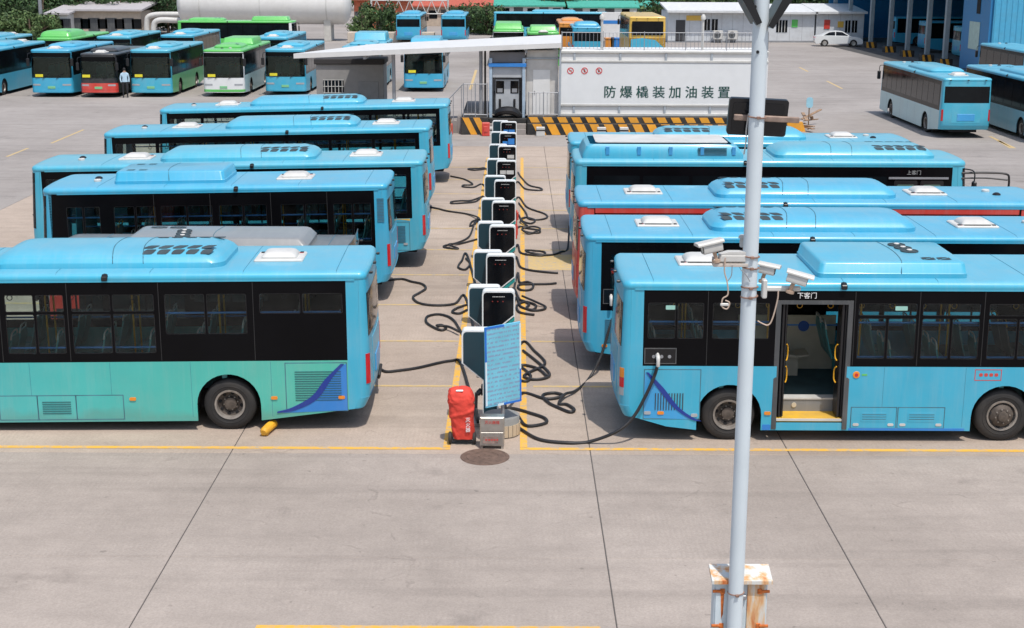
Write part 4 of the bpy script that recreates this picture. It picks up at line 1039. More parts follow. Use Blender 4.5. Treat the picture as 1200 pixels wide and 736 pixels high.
# ================================================================== charging posts
def post_poly(d):
    x1, zt = .63-d, 1.70-d; x0 = d
    r = .075-d*.6
    pts = [(x0, .02+(d if d else 0)), (.27-d*.6, .02+(d if d else 0)), (.27-d*.6, .82+d*.25), (x1, 1.12+d*.2)]
    for k in range(5):
        a = R(90*k/4); pts.append((x1-r+r*math.cos(a), zt-r+r*math.sin(a)))
    for k in range(5):
        a = R(90+90*k/4); pts.append((x0+r+r*math.cos(a), zt-r+r*math.sin(a)))
    return pts
PM = {}
m = MB(); m.xz([post_poly(0)], 0, .26); PM['shell'] = m.mesh('shell', M_WHITEP, 40)
m = MB(); m.xz([post_poly(.028)], -.006, .004); PM['front_panel'] = m.mesh('front_panel', M_PANELG)
m = MB(); m.xz([post_poly(.028)], .256, .266); PM['back_panel'] = m.mesh('back_panel', M_TEALD)
m = MB(); m.xz([[(.29, .845), (.62, 1.125), (.62, 1.20), (.245, .885), (.245, .845)]], -.012, -.004); PM['chamfer_stripe'] = m.mesh('chamfer_stripe', M_TEAL, 0)
m = MB(); m.xz([[(.235, .90), (.615, 1.215), (.615, 1.245), (.235, .93)]], -.012, -.004); PM['chamfer_trim'] = m.mesh('chamfer_trim', M_WHITEP, 0)
m = MB()
for k in range(8): m.box(.20+.03*k, .222+.03*k, -.009, -.004, 1.585, 1.60)
PM['status_bar'] = m.mesh('status_bar', M_HATCH, 0)
m = MB()
for k in range(3): m.lathe([(0, -.012), (.012, -.010), (.013, -.003)], c=(.20+.10*k, 0, 1.50), axis='y', n=8)
PM['indicator_light'] = m.mesh('indicator_light', mat('dim_red_lamp', (.30, .03, .02), rough=.3), 0)
m = MB(); m.box(-.10, .50, -.06, .32, 0, .06, .01); PM['base'] = m.mesh('base', mat('post_base_concrete', (.36, .33, .30), rough=.9, bump=.2))
m = MB(); m.box(.27, .30, .05, .21, .52, .70, .02); m.cyl((.30, .09, .60), (.36, .09, .54), .04, 8); m.cyl((.30, .18, .60), (.36, .18, .54), .04, 8); PM['plug_holder'] = m.mesh('plug_holder', M_BLACKPL)
def charging_post(x, y, back, label, k):
    r_ = empty('charging_post', (x, y, ZS), PI if back else 0.0); tag(r_, label, 'charging post', 'charging posts along the island')
    for n_ in ('shell', 'front_panel', 'back_panel', 'chamfer_stripe', 'chamfer_trim', 'status_bar', 'indicator_light', 'base', 'plug_holder'):
        link(n_, PM[n_], r_)
    return r_
LY = [23.4, 26.74, 30.17, 33.7, 37.2, 41.3, 45.0, 48.7, 52.4, 56.2]
RY = [26.37, 29.79, 33.24, 36.72, 40.44, 44.6, 48.3, 52.1, 55.8]
WHO = ['nearest the blue notice board', 'second from the blue notice board', 'third from the blue notice board', 'fourth from the blue notice board', 'fifth from the blue notice board', 'sixth from the blue notice board', 'fourth from the striped plinth', 'third from the striped plinth', 'second from the striped plinth', 'nearest the striped plinth']
for k, y in enumerate(LY): charging_post(-.27, y+.26, True, 'charging post with plain dark teal back, '+WHO[k], k)
for k, y in enumerate(RY):
    x0 = -.62+.006*k
    c_ = charging_post(x0, y, False, 'charging post with black glass front, '+WHO[k+1], k)
    if k >= 5:
        m = MB(); m.box(.12, .30, -.012, -.004, 1.28, 1.40) if k != 6 else None; m.box(.32, .55, -.012, -.004, 1.28, 1.40+(.1 if k == 7 else 0))
        m.build('sticker', P_BRIGHT if k in (7, 8) else M_HATCH, c_)

# ================================================================== charging cables
def ground_cable(px, label, start=None, end=None, r=.028):
    pts = []
    if start: pts += [Vector(p) for p in start]
    seen = []
    for (x, y) in px:
        p = gz(x, y, ZS+r); 
        # lift where the cable crosses itself
        z = ZS+r+.004
        for i, q in enumerate(seen[:-2]):
            if (q-p).length < .16: z = max(z, q.z+2*r+.004)
        p.z = z; seen.append(p.copy()); pts.append(p)
    if end: pts += [Vector(p) for p in end]
    m = MB(); m.tube(smooth_path(pts, 7), r, 8); o = m.build('charging_cable', M_CABLE); tag(o, label, 'cable', 'black charging cables'); return o
def fromL(k, dz=.56): y = LY[k]+.10; return [(-.30-.35, y, .58), (-.30-.36, y-.02, .30), (-.64, y-.05, .10)]
def fromR(k): y = RY[k]+.16; return [(-.62+.36, y, .56), (-.62+.40, y-.02, .30), (-.62+.44, y-.05, .10)]
ground_cable([(541, 428), (527.5, 423), (490, 431), (466, 434.5), (452, 435.5), (443, 432)], 'black cable plugged into the rear of the teal green bus', fromL(0), [(-2.50, 25.2, .34), (-2.47, 25.35, .55)])
ground_cable([(541, 390), (530, 374), (515, 368.5), (501, 371), (500, 378), (510, 384.5), (518, 387), (523, 384), (517, 381), (512, 385), (525, 386), (538, 392)], 'loose black cable loop left of the second post from the notice board', fromL(1)[1:])
ground_cable([(546, 349), (533, 356), (512, 358), (492, 355.5), (484, 348.5), (492, 343), (499, 338), (495, 333), (482, 330), (470, 327)], 'black cable snaking to the rear of the short windowed bus', fromL(1), [(-3.3, 34.7, .05), (-3.8, 34.6, .05)])
ground_cable([(548, 357), (536, 361), (530, 365.5), (538, 367.5), (548, 363)], 'small black cable loop left of the island near the short windowed bus', None)
ground_cable([(562, 257), (557, 262), (551, 265), (553, 260), (561, 258), (548, 251), (525, 247.5), (513, 244.5)], 'black cable reaching toward the bus just beyond the short windowed bus', fromL(4)[1:], [(-3.0, 45.9, .05), (-3.6, 45.9, .05)])
ground_cable([(560, 258.5), (550, 277), (536, 284.5), (520, 288.5), (527, 291), (537, 291.5), (526, 289), (540, 285.5), (559, 280.5)], 'pointed black cable loop left of the island in an open bay', fromL(3)[1:])
ground_cable([(567, 217), (555, 219.5), (543, 219), (543, 217), (554, 216), (544, 210), (528, 206.5)], 'black cable running out left toward the farther buses', fromL(6)[1:])
ground_cable([(568, 232), (557, 236.5), (542, 238), (530, 238.5), (529, 236.5), (540, 235.3), (552, 235), (566, 230)], 'flat oval black cable loop left of the island', fromL(5)[1:])
ground_cable([(571, 199), (560, 197.5), (548.5, 198), (556, 199.5), (570, 198)], 'small distant black cable heap left of the island', fromL(7)[1:])
# right side
ground_cable([(594, 492), (608, 501.5), (632, 515), (665, 519), (690, 518)], 'black cable hanging from the white plug on the open-door bus', [(-.2, 23.55, .55), (-.14, 23.4, .30)], [gy(722, 506, 22.40), gy(742, 489, 22.46), gy(757, 463, 22.50), gy(767, 440, 22.54), gy(770, 430, 22.55)])
ground_cable([(581, 482), (599, 478.5), (621, 484), (638, 490), (639, 496), (617, 499), (606, 487), (590, 481)], 'black cable loop lying beside the stainless steel box', None)
ground_cable([(613, 460.5), (640, 467.5), (660, 464), (649, 460.5), (636, 463.5), (643, 472), (655, 478), (668, 483), (673, 480), (664, 474), (655, 473), (662, 466), (675, 458)], 'black cable hanging from the plug on the bus beside the red one', [(-.2, 24.2, .5), (-.10, 24.25, .2)], [gy(690, 444, 26.3), gy(703, 420, 26.55), gy(712, 392, 26.68), gy(717, 370, 26.72)])
ground_cable([(612, 401), (627, 412), (638, 423), (636, 429), (621, 436), (614, 441), (622, 444.5), (636, 444), (644, 440), (640, 433), (626, 421), (613, 411)], 'figure-eight black cable loop right of the island near the notice board', fromR(0)[1:])
ground_cable([(600, 341), (609, 351), (620, 356.5), (617, 361), (624, 364), (636, 363), (639, 359.5), (627, 356.5), (612, 350)], 'black cable loop right of the second post from the notice board', fromR(0)[1:])
ground_cable([(606, 322), (609, 331), (618, 330.5), (625, 334), (622, 339.5), (611, 340), (607, 336), (612, 333.5), (640, 333), (652, 332)], 'black cable coil beside the faded yellow rectangle', fromR(1)[1:])
ground_cable([(604, 302), (610, 313), (623, 317), (645, 319.5), (654, 320)], 'black cable stretched across the faded yellow rectangle', fromR(2)[1:])
ground_cable([(606, 287), (610, 296), (622, 299), (637, 299.5), (638, 295.5), (628, 294), (616, 296), (622, 299), (645, 299), (658, 295), (665, 291.5)], 'black cable plugged in under the bus with the battery box', fromR(3)[1:], [(1.55, 39.9, .5)])
ground_cable([(608, 266), (620, 268), (632, 270), (631, 273), (617, 272), (612, 268), (625, 268), (633, 271), (620, 274), (612, 272)], 'tight black cable coil by the red wrapped post', fromR(4)[1:])
ground_cable([(607, 231), (618, 243), (638, 250.5), (641, 255), (632, 257.5), (620, 256.5), (616, 249), (608, 238)], 'wide black cable loop right of the island', fromR(5)[1:])
ground_cable([(606, 213), (615, 221), (627, 223), (635, 222.8), (633, 220.4), (620, 217), (611, 208), (607, 202)], 'narrow black cable loop well along the island', fromR(6)[1:])
ground_cable([(600, 425), (612, 431), (622, 441), (616, 447), (604, 443), (602, 434), (612, 428), (630, 432), (641, 441)], 'tangled black cable heap beside the notice board', [(-.2, 24.9, .5), (-.12, 24.95, .2)])
ground_cable([(603, 352), (611, 360), (624, 363), (628, 358), (616, 354), (606, 358), (609, 366), (626, 369)], 'tangled black cable right of the nearest glass-fronted post', fromR(0)[1:])
ground_cable([(606, 252), (612, 259), (622, 262), (627, 258), (616, 255), (610, 260), (618, 265)], 'small black cable tangle by the red extinguisher stand', fromR(4)[1:])
ground_cable([(548, 300), (541, 306), (537, 313), (545, 316), (551, 309), (546, 303)], 'small black cable coil left of the third post from the notice board', fromL(2)[1:])
def plug(p, label):
    r_ = MB(); r_.tube(smooth_path([(0, .06, .0), (0, -.05, .01), (0, -.09, -.05), (0, -.09, -.15)], 4), [.036]*4+[.034]*4+[.03]*4+[.026], 10); r_.box(-.02, .02, -.03, .03, .025, .06, .01)
    o = r_.build('charging_plug', M_HATCH, loc=p); tag(o, label, 'charging plug', 'white charging plugs')
plug((2.36, 22.56, 1.50), 'white charging plug pushed into the open-door bus'); plug((1.86, 26.70, 1.53), 'white charging plug pushed into the bus beside the red one')
# red wrapped hydrant post in the island
m = MB(); m.box(-.05, .05, -.05, .05, 0, .85, .02); m.box(-.085, .085, -.05, .05, .55, .80, .02); m.box(-.07, .07, -.045, .045, .10, .40, .02)
o = m.build('extinguisher_stand', P_RED, loc=(.02, 40.5, ZS)); tag(o, 'red fire extinguisher stand between the charging posts', 'extinguisher stand')

# ================================================================== items at the head of the island
def signboard():
    r_ = empty('notice_board', (-.19, 22.62, ZS)); tag(r_, 'light blue notice board on a grey post in front of the chargers', 'notice board')
    m = MB(); m.cyl((0, .05, 0), (0, .05, 1.7), .032, 12); m.build('post', M_GREYST, r_)
    brd = mat('notice_blue_print', (.17, .50, .64), rough=.45)
    t = brd.node_tree; b = t.nodes['Principled BSDF']
    tc = nn(t, 'ShaderNodeTexCoord'); wv = nn(t, 'ShaderNodeTexWave'); wv.bands_direction = 'Z'; wv.inputs['Scale'].default_value = 4.2
    t.links.new(tc.outputs['Object'], wv.inputs['Vector'])
    mp = nn(t, 'ShaderNodeMapping'); mp.inputs['Scale'].default_value = (26, 1, 14); t.links.new(tc.outputs['Object'], mp.inputs[0])
    ns = nn(t, 'ShaderNodeTexNoise'); ns.inputs['Scale'].default_value = 1; ns.inputs['Detail'].default_value = 3; t.links.new(mp.outputs[0], ns.inputs['Vector'])
    a = nn(t, 'ShaderNodeMath', operation='GREATER_THAN'); a.inputs[1].default_value = .62; t.links.new(wv.outputs[0], a.inputs[0])
    c = nn(t, 'ShaderNodeMath', operation='GREATER_THAN'); c.inputs[1].default_value = .47; t.links.new(ns.outputs[0], c.inputs[0])
    d = nn(t, 'ShaderNodeMath', operation='MULTIPLY'); t.links.new(a.outputs[0], d.inputs[0]); t.links.new(c.outputs[0], d.inputs[1])
    e = nn(t, 'ShaderNodeMath', operation='MULTIPLY'); e.inputs[1].default_value = .75; t.links.new(d.outputs[0], e.inputs[0])
    src = b.inputs['Base Color'].links[0].from_socket
    mx = nn(t, 'ShaderNodeMix', data_type='RGBA'); mx.inputs[7].default_value = (.22, .26, .42, 1); t.links.new(src, mx.inputs[6]); t.links.new(e.outputs[0], mx.inputs[0]); t.links.new(mx.outputs[2], b.inputs['Base Color'])
    b0 = empty('board', (0, 0, 1.32)); b0.parent = r_; b0.rotation_euler = (0, R(-1), R(33))
    w_, h_ = .35, .69
    m = MB(); m.box(-w_, w_, -.012, .012, -h_, h_, .006); pnl = m.build('board_panel', mat('notice_backing', (.16, .50, .70), rough=.4), b0)
    m = MB(); m.box(-w_+.03, w_-.03, -.018, -.013, -h_+.035, h_-.035); m.build('printed_sheet', brd, b0, smooth=0)
    db = mat('notice_frame_blue', (.02, .16, .60), rough=.4); lb = mat('notice_frame_pale', (.62, .74, .80), rough=.4)
    for mm_, bs in ((db, ((-w_, .02, h_-.035, h_), (-w_, -w_+.03, .10, h_-.036), (0, w_, -h_, -h_+.035), (w_-.03, w_, -h_+.036, -.12))), (lb, ((-w_, -w_+.03, -h_+.036, .098), (w_-.03, w_, -.118, h_-.036), (-.12, -.002, -h_, -h_+.035)))):
        for (x0, x1, z0, z1) in bs:
            m = MB(); m.box(x0, x1, -.022, -.012, z0, z1); m.build('frame_strip', mm_, b0)
signboard()
# stainless steel fire-extinguisher box
r_ = empty('extinguisher_box', (-.36, 22.28, ZS)); tag(r_, 'stainless steel fire extinguisher box standing behind the manhole cover', 'extinguisher box')
m = MB(); m.box(-.20, .20, -.10, .10, .05, .55, .008); m.box(-.19, -.15, -.09, .09, 0, .05); m.box(.15, .19, -.09, .09, 0, .05); m.build('cabinet', M_STEEL, r_)
m = MB(); m.box(-.185, .185, -.108, -.10, .30, .535, .004); m.build('door', M_STEEL, r_); m = MB(); m.box(-.185, .185, -.108, -.10, .065, .29, .004); m.build('door', M_STEEL, r_)
o = link('lettering', text_mesh('灭火器箱', .062, M_TEXTR), r_); o.location = (0, -.112, .46); o.rotation_euler = (PI/2, 0, 0)
m = MB()
for k in range(5): m.box(-.11+.045*k, -.08+.045*k, -.112, -.108, .15, .18)
m.build('red_marks', M_TEXTR, r_)
m = MB(); m.box(-.15, .10, -.111, -.108, .10, .22); m.build('rust_patch', mat('rust_stain', (.28, .20, .17), rough=.8, var=.4, scale=14), r_)
# red covered trolley
r_ = empty('extinguisher_trolley', (-.86, 22.50, ZS)); tag(r_, 'wheeled fire extinguisher under a red fabric cover', 'extinguisher')
from mathutils import noise as mnoise
KEY = ((.10, .18, .13, 0), (.16, .182, .135, 0), (.30, .185, .14, 0), (.45, .19, .145, .0), (.58, .20, .15, .0), (.70, .205, .155, .01), (.80, .21, .155, .01), (.87, .195, .145, .015), (.92, .165, .125, .02), (.95, .11, .09, .02), (.965, .03, .03, .02))
m = MB(); rows = []; N = 56; NZ = 44
for i in range(NZ+1):
    t_ = i/NZ; z = KEY[0][0]+(KEY[-1][0]-KEY[0][0])*(1-(1-t_)**1.35)
    for A_, B_ in zip(KEY, KEY[1:]):
        if A_[0] <= z <= B_[0]+1e-6: break
    f_ = (z-A_[0])/(B_[0]-A_[0]); sx, sy, yo = (A_[q]+(B_[q]-A_[q])*f_ for q in (1, 2, 3)); row = []
    for k in range(N):
        a = 2*PI*k/N; c_, s_ = math.cos(a), math.sin(a); ex = .66
        px = sx*math.copysign(abs(c_)**ex, c_); py = sy*math.copysign(abs(s_)**ex, s_)
        sl_ = z*9+2.2*c_                                           # slanting drag folds
        fd = .016*mnoise.noise((c_*1.6, s_*1.6, sl_))+.013*(1-abs(mnoise.noise((c_*2.6+5, s_*2.6, sl_*1.7)))*2)*(.3+.7*min(1, max(0, (z-.3)*3)))
        fd += .018*max(0, math.sin(z*26-c_*2.0))**3*(1 if .42 < z < .75 else .2)
        if z > .93: fd *= .2
        row.append((px+c_*fd+.03-.07*z, py+s_*fd+yo, z+(.035*math.sin(2*a+1))*max(0, z-.4)))
    rows.append(row)
m.grid(rows, True); m.add(rows[-1], [tuple(range(N))])
cv = m.build('fabric_cover', mat('red_fabric', (.66, .055, .035), rough=.75, var=.12, scale=7, bump=.5, bscale=14), r_, smooth=60)
o = link('lettering', text_mesh('灭\n火\n器', .085, M_TEXTW), cv); o.location = (.10, -.165, .36); o.rotation_euler = (PI/2, 0, R(8))
m = MB(); m.box(-.10, .02, -.12, -.05, .925, .94, .01); m.build('white_tag', M_TEXTW, cv)
for s_ in (-1, 1):
    m = MB(); m.lathe([(0, -.03), (.06, -.03), (.075, -.028), (.10, -.022), (.105, 0), (.10, .022), (.075, .028), (.06, .03), (0, .03)], c=(s_*.20, -.05, .105), axis='x', n=20); m.build('wheel', M_RUB, r_)
m = MB(); m.box(-.16, .16, -.10, .10, .06, .12, .01); m.cyl((-.2, -.05, .105), (.2, -.05, .105), .014, 8); m.build('axle_frame', M_BLACKPL, r_)
# concrete bollard base with cream tiles around the sign post
m = MB(); m.lathe([(0, .34), (.30, .34), (.31, .32), (.31, .02), (.29, 0)], axis='z', n=32)
o = m.build('concrete_base', mat('base_concrete', (.26, .26, .25), rough=.85, bump=.2), loc=(-.22, 23.0, ZS)); tag(o, 'round grey concrete footing behind the stainless steel box', 'footing')
m = MB()
for k in range(24):
    a = 2*PI*k/24; c_, s_ = math.cos(a), math.sin(a)
    u_ = Vector((-s_, c_, 0)); n_ = Vector((c_, s_, 0)); b_ = n_*.312
    q = [b_-u_*.036, b_+u_*.036]
    m.add([tuple(q[0]+Vector((0, 0, .02))), tuple(q[1]+Vector((0, 0, .02))), tuple(q[1]+Vector((0, 0, .22))), tuple(q[0]+Vector((0, 0, .22)))] + [tuple(p+n_*.012+Vector((0, 0, z))) for p, z in ((q[0], .02), (q[1], .02), (q[1], .22), (q[0], .22))], [(4, 5, 6, 7), (0, 1, 5, 4), (1, 2, 6, 5), (2, 3, 7, 6), (3, 0, 4, 7)])
m.build('tile_ring', mat('cream_tile', (.50, .40, .28), rough=.6, var=.15), o)
tag(bpy.data.objects['tile_ring'], kind='stuff')
# ================================================================== white camera pole in the foreground
K = .753                       # size of the pole fittings
PX, PYY = 1.862, 11.0
def ppt(x, y, dy=0.0): return gy(x, y, PYY+dy)
PO = Vector((PX, PYY, ZS)); r_ = empty('camera_pole', PO); tag(r_, 'tall white steel pole carrying security cameras in the foreground', 'pole')
m = MB(); m.tube([(0, 0, 0), (0, 0, 2), (-.003, 0, 5.4), (-.006, 0, 9.2)], [.066, .064, .0605, .0585], 28); m.build('pole_shaft', M_WPOLE, r_)
m = MB(); m.box(-.18, .18, -.18, .18, 0, .02, .004)
for sx in (-1, 1):
    for sy in (-1, 1): m.cyl((sx*.14, sy*.14, .02), (sx*.14, sy*.14, .05), .014, 6)
m.build('base_plate', M_WPOLE, r_)
for (px_, py_) in ((887, 8), (890, 61)):
    p = ppt(px_-2, py_, -.06)-Vector((PX, PYY, ZS)); m = MB(); m.lathe([(0, -.004), (.012, -.004), (.013, .004)], c=(p.x, -.0605, p.z), axis='y', n=10); m.build('bolt_hole', M_DARK, r_)
M_STRAP = mat('rusty_strap', (.26, .15, .11), rough=.7, var=.3, scale=20)
def strap(zc, off=0):
    m = MB(); pts = [(.066*math.cos(2*PI*k/20), .066*math.sin(2*PI*k/20), zc+.005*math.sin(2*PI*k/20+off)) for k in range(21)]; m.tube(pts, .006, 5); m.box(-.015, .015, -.085, -.062, zc-.010, zc+.010, .003); m.build('strap', M_STRAP, r_)
for y in (300, 313, 336, 347, 137): strap(ppt(880, y).z-ZS, y)
strap(ppt(868, 694).z-ZS, 2)
# solar-panel style dark plates above
for (a, b_) in (((866, -14), (886, 27)), ((926, -14), (899, 31))):
    p, q = ppt(*a, .06)-PO, ppt(*b_, .06)-PO; d = q-p; d.y = 0; L_ = d.length; d.normalize(); nrm = Vector((d.z, 0, -d.x))
    m = MB(); vs = []
    for t_ in (0, 1):
        for s_ in (-1, 1):
            for e_ in (-.16, .16):
                pt = p+d*(L_*t_)+nrm*(s_*(.022 if t_ else .038)); vs.append((pt.x, pt.y+e_, pt.z))
    m.add(vs, [(0, 1, 3, 2), (4, 6, 7, 5), (0, 4, 5, 1), (2, 3, 7, 6), (0, 2, 6, 4), (1, 5, 7, 3)])
    m.build('bracket_plate', M_BLACKPL, r_)
# black flat panel strapped behind the pole
c0, c1 = ppt(854, 112, .12), ppt(921, 162, .12)
pc_ = (c0+c1)/2; hw_, hh_ = abs(c1.x-c0.x)/2, abs(c0.z-c1.z)/2-.02
r2 = empty('display_panel', pc_); r2.rotation_euler = (R(8), R(2.5), 0); tag(r2, 'black rounded flat display panel strapped across the white pole', 'display')
m = MB(); m.xz([rrect(-hw_, hw_, -hh_, hh_, .022, 4)], -.02, .03); m.build('housing', M_BLACKPL, r2)
m = MB(); m.xz([rrect(-hw_+.03, hw_-.03, -hh_+.03, hh_-.03, .02, 3)], -.026, -.019); m.build('glass', M_PANELG, r2)
m = MB(); m.box(-hw_+.04, hw_+.09, -.055, -.025, -.022, .022, .005); m.build('mount_bar', mat('rusty_bar', (.30, .22, .18), rough=.8, var=.3, scale=15), r2)
m = MB(); m.tube(smooth_path([(-.08, -.06, .04), (-.088, -.075, -.08), (-.08, -.07, -.19), (-.082, -.05, -.29)], 4), .006, 5); m.build('tie_rope', M_HATCH, r2)
# cameras
def camera_unit(p, yaw, pitch, label, L_=.30, sc=K, arm=None):
    r = empty('security_camera', p); r.rotation_euler = (0, R(pitch), R(yaw)); r.scale = (sc, sc, sc); tag(r, label, 'security camera', 'cameras on the white pole')
    m = MB(); m.prism([rrect(-.055, .055, -.05, .05, .02, 3)], lambda a, c: (-L_/2, a, c), lambda a, c: (L_/2, a, c)); m.build('housing', M_HATCH, r)
    m = MB(); m.prism([[(-.07, .045), (.07, .045), (.07, .06), (.05, .078), (-.05, .078), (-.07, .06)]], lambda a, c: (-L_/2-.02, a, c), lambda a, c: (L_/2+.06, a, c)); m.build('sun_shield', M_HATCH, r)
    m = MB(); m.lathe([(0, 0), (.038, 0), (.042, .004), (.042, .012)], c=(L_/2-.006, 0, 0), axis='x', n=16); m.build('lens', M_PANELG, r)
    m = MB(); m.tube(smooth_path([(-.02, 0, -.05), (-.03, 0, -.10), (-.03, .0, -.14)], 3), .022, 8); m.lathe([(0, 0), (.045, 0), (.045, .03), (0, .03)], c=(-.03, 0, -.165), axis='z', n=12); m.build('swivel_joint', mat('tan_joint', (.42, .30, .22), rough=.6), r)
    return r
camera_unit(ppt(834, 290, -.05), 195, 10, 'white bullet camera reaching out left of the white pole', .21)
camera_unit(ppt(934, 327, -.05), -12, 14, 'white bullet camera on the long arm right of the white pole', .21)
camera_unit(ppt(899, 316, .12), -20, 8, 'white bullet camera tucked close behind the white pole', .18, .68)
camera_unit(ppt(873, 284, .20), 80, 8, 'white camera facing away behind the white pole', .20)
# arms
p0, p1 = ppt(842, 303), ppt(876, 303)
r3 = empty('camera_arm', p0-PO); r3.parent = r_; r3.scale = (K, K, K); r3['label'] = 'boxy white arm with cable tray'
Lx = (p1.x-p0.x)/K
m = MB(); m.box(0, Lx, -.06, .06, -.03, .05, .012); m.prism([[(0, .05), (Lx, .05), (Lx, .08), (.10, .08)]], lambda a, c: (a, -.055, c), lambda a, c: (a, .055, c)); m.build('arm_beam', M_HATCH, r3)
m = MB(); m.box(-.05, Lx, -.075, -.06, -.075, -.04, .004); m.box(-.05, Lx, .05, .065, -.075, -.04, .004); m.box(-.06, -.045, -.075, .065, -.075, .01, .003)
for k in range(5): m.box(.04+k*Lx/5.5, .055+k*Lx/5.5, -.062, .052, -.07, -.055)
m.build('cable_tray', mat('aged_white_steel', (.55, .50, .45), rough=.6, var=.2, dirt=.4), r3)
p0, p1 = ppt(895, 338), ppt(938, 338)
r3 = empty('camera_arm', p0-PO); r3.parent = r_; r3.scale = (K, K, K); r3['label'] = 'slim white arm'
m = MB(); m.box(0, (p1.x-p0.x)/K, -.03, .03, -.025, .025, .01); m.box(-.02, .03, -.05, .05, -.10, .10, .01); m.build('arm_beam', M_HATCH, r3)
# wires
def wire(px, label, r=.006, m_=None, dy=-.07):
    mm = MB(); mm.tube(smooth_path([ppt(x, y, dy) for x, y in px], 5), r, 6); o = mm.build('loose_wire', m_ or mat('tan_wire', (.50, .38, .30), rough=.6)); tag(o, label, 'wire')
wire([(850, 302), (849, 318), (852, 330), (853, 345), (847, 350), (846, 359), (852, 362), (855, 355), (850, 352)], 'looped wire with connector dangling below left camera arm')
wire([(912, 341), (911, 352), (905, 374), (900, 381), (893, 379), (888, 376)], 'curved wire sagging from right camera arm to pole')
wire([(858, 311), (857, 323), (852, 330)], 'thin grey wire below left camera arm', .004, M_GREYST)
wire([(868, 316), (874, 322), (879, 330)], 'short grey wire between left arm and pole', .004, M_GREYST)
m = MB(); p = ppt(849, 357, -.07); m.box(p.x-.034, p.x+.034, p.y-.009, p.y+.009, p.z-.012, p.z+.012, .006); o = m.build('wire_connector', M_HATCH); o.rotation_euler = (0, 0, 0); tag(o, 'white connector block on the dangling looped wire', 'connector')
# rusty electric cabinet behind the pole foot
c0, c1 = ppt(833, 664, .22), ppt(899, 664, .22)
r4 = empty('electric_cabinet', ((c0.x+c1.x)/2, PYY+.20, c0.z-1.0*K)); r4.scale = (K, K, K); tag(r4, 'rust-stained pale electric cabinet mounted on the white pole below the cameras', 'cabinet')
wd = (c1.x-c0.x)/2/K; zt = 1.0
M_CAB = mat('pale_blue_cabinet', (.58, .66, .70), rough=.5, dirt=.2, dirtcol=(.5, .4, .3))
def rustmat():
    m = mat('rust_run', (.60, .62, .60), rough=.65); t = m.node_tree; b = t.nodes['Principled BSDF']
    tc = nn(t, 'ShaderNodeTexCoord'); mp = nn(t, 'ShaderNodeMapping'); mp.inputs['Scale'].default_value = (7, 7, 1.3); t.links.new(tc.outputs['Object'], mp.inputs[0])
    n = nn(t, 'ShaderNodeTexNoise'); n.inputs['Scale'].default_value = 1; n.inputs['Detail'].default_value = 7; n.inputs['Roughness'].default_value = .6; t.links.new(mp.outputs[0], n.inputs['Vector'])
    cr = nn(t, 'ShaderNodeValToRGB'); e = cr.color_ramp.elements; e[0].position = .47; e[0].color = (.62, .63, .60, 1); e[1].position = .68; e[1].color = (.50, .13, .025, 1)
    x = cr.color_ramp.elements.new(.57); x.color = (.66, .42, .22, 1)
    t.links.new(n.outputs[0], cr.inputs[0]); t.links.new(cr.outputs[0], b.inputs['Base Color']); return m
M_RUN = rustmat()
m = MB(); m.box(-wd+.02, wd-.02, -.17, .03, 0, zt-.06, .01); m.build('cabinet_body', M_CAB, r4)
m = MB(); m.box(-.06, .06, -.215, -.17, zt-.30, zt-.24, .01); m.box(-.06, .06, -.215, -.17, .10, .16, .01); m.build('mount_bracket', M_GREYST, r4)
m = MB(); m.prism([[(-.25, zt-.09), (.06, zt-.02), (.06, zt+.02), (-.25, zt-.05)]], lambda a, c: (-wd-.02, a, c), lambda a, c: (wd+.02, a, c)); m.build('sloped_hood', M_RUN, r4)
for s_ in (-1, 1):
    m = MB(); m.box(s_*(wd-.035)-(.21 if s_ > 0 else 0), s_*(wd-.035)+(.21 if s_ < 0 else 0), -.185, -.171, .08, zt-.10, .004); dd = m.build('cabinet_door', M_RUN if s_ > 0 else M_CAB, r4)
    for zz in (zt-.20, zt-.62):
        m = MB(); m.cyl((s_*(wd-.0), -.19, zz), (s_*(wd-.10), -.19, zz), .018, 8); m.box(s_*(wd-.11)-.025, s_*(wd-.11)+.025, -.20, -.18, zz-.03, zz+.03, .004); m.build('hinge', mat('orange_rust', (.52, .14, .03), rough=.85, var=.3, scale=25), dd)
    if s_ < 0:
        m = MB(); m.add([(-wd+.09, -.1865, zt-.22), (-wd+.13, -.1865, zt-.22), (-wd+.125, -.1865, zt-.48), (-wd+.105, -.1865, zt-.54)], [(0, 1, 2, 3)]); m.build('rust_streak', MATS['orange_rust'], dd, smooth=0)
# ================================================================== fuel station on its striped plinth
r_ = empty('striped_plinth', (0, 0, 0)); tag(r_, 'raised concrete plinth with black and yellow hazard stripes', 'plinth')
m = MB(); m.box(-2.5, -1.25, 66.0, 74, 0, .80, .02); m.box(.55, 12.6, 66.0, 66.35, 0, .52, .02); m.box(.55, 12.6, 66.35, 74, 0, .80, .02); m.box(-1.25, .55, 66.5, 74, 0, .70, .02); m.build('plinth_block', M_BARRB, r_)
m = MB(); m.box(-1.2, .50, 66.05, 66.5, 0, .25, .01); m.box(-1.2, .50, 66.2, 66.5, .25, .48, .01); m.build('plinth_step', mat('plinth_concrete', (.30, .27, .25), rough=.9), r_)
def stripe(x, z0, z1, y, w=.38, lean=.40):
    k = (z1-z0)/.8
    m = MB(); m.prism([[(x, z0+.01), (x+w, z0+.01), (x+w-lean*k, z1-.01), (x-lean*k, z1-.01)]], lambda a, c: (a, y-.012, c), lambda a, c: (a, y+.002, c)); m.build('hazard_stripe', M_BARREL, r_, smooth=0)
for x in (-2.05, -1.55): stripe(x, 0, .80, 66.0, .30)
k = 0; x = 1.05
while x < 12.1:
    stripe(x, 0, .52, 66.0, .40); stripe(x-.30, .53, .80, 66.35, .40); x += .66
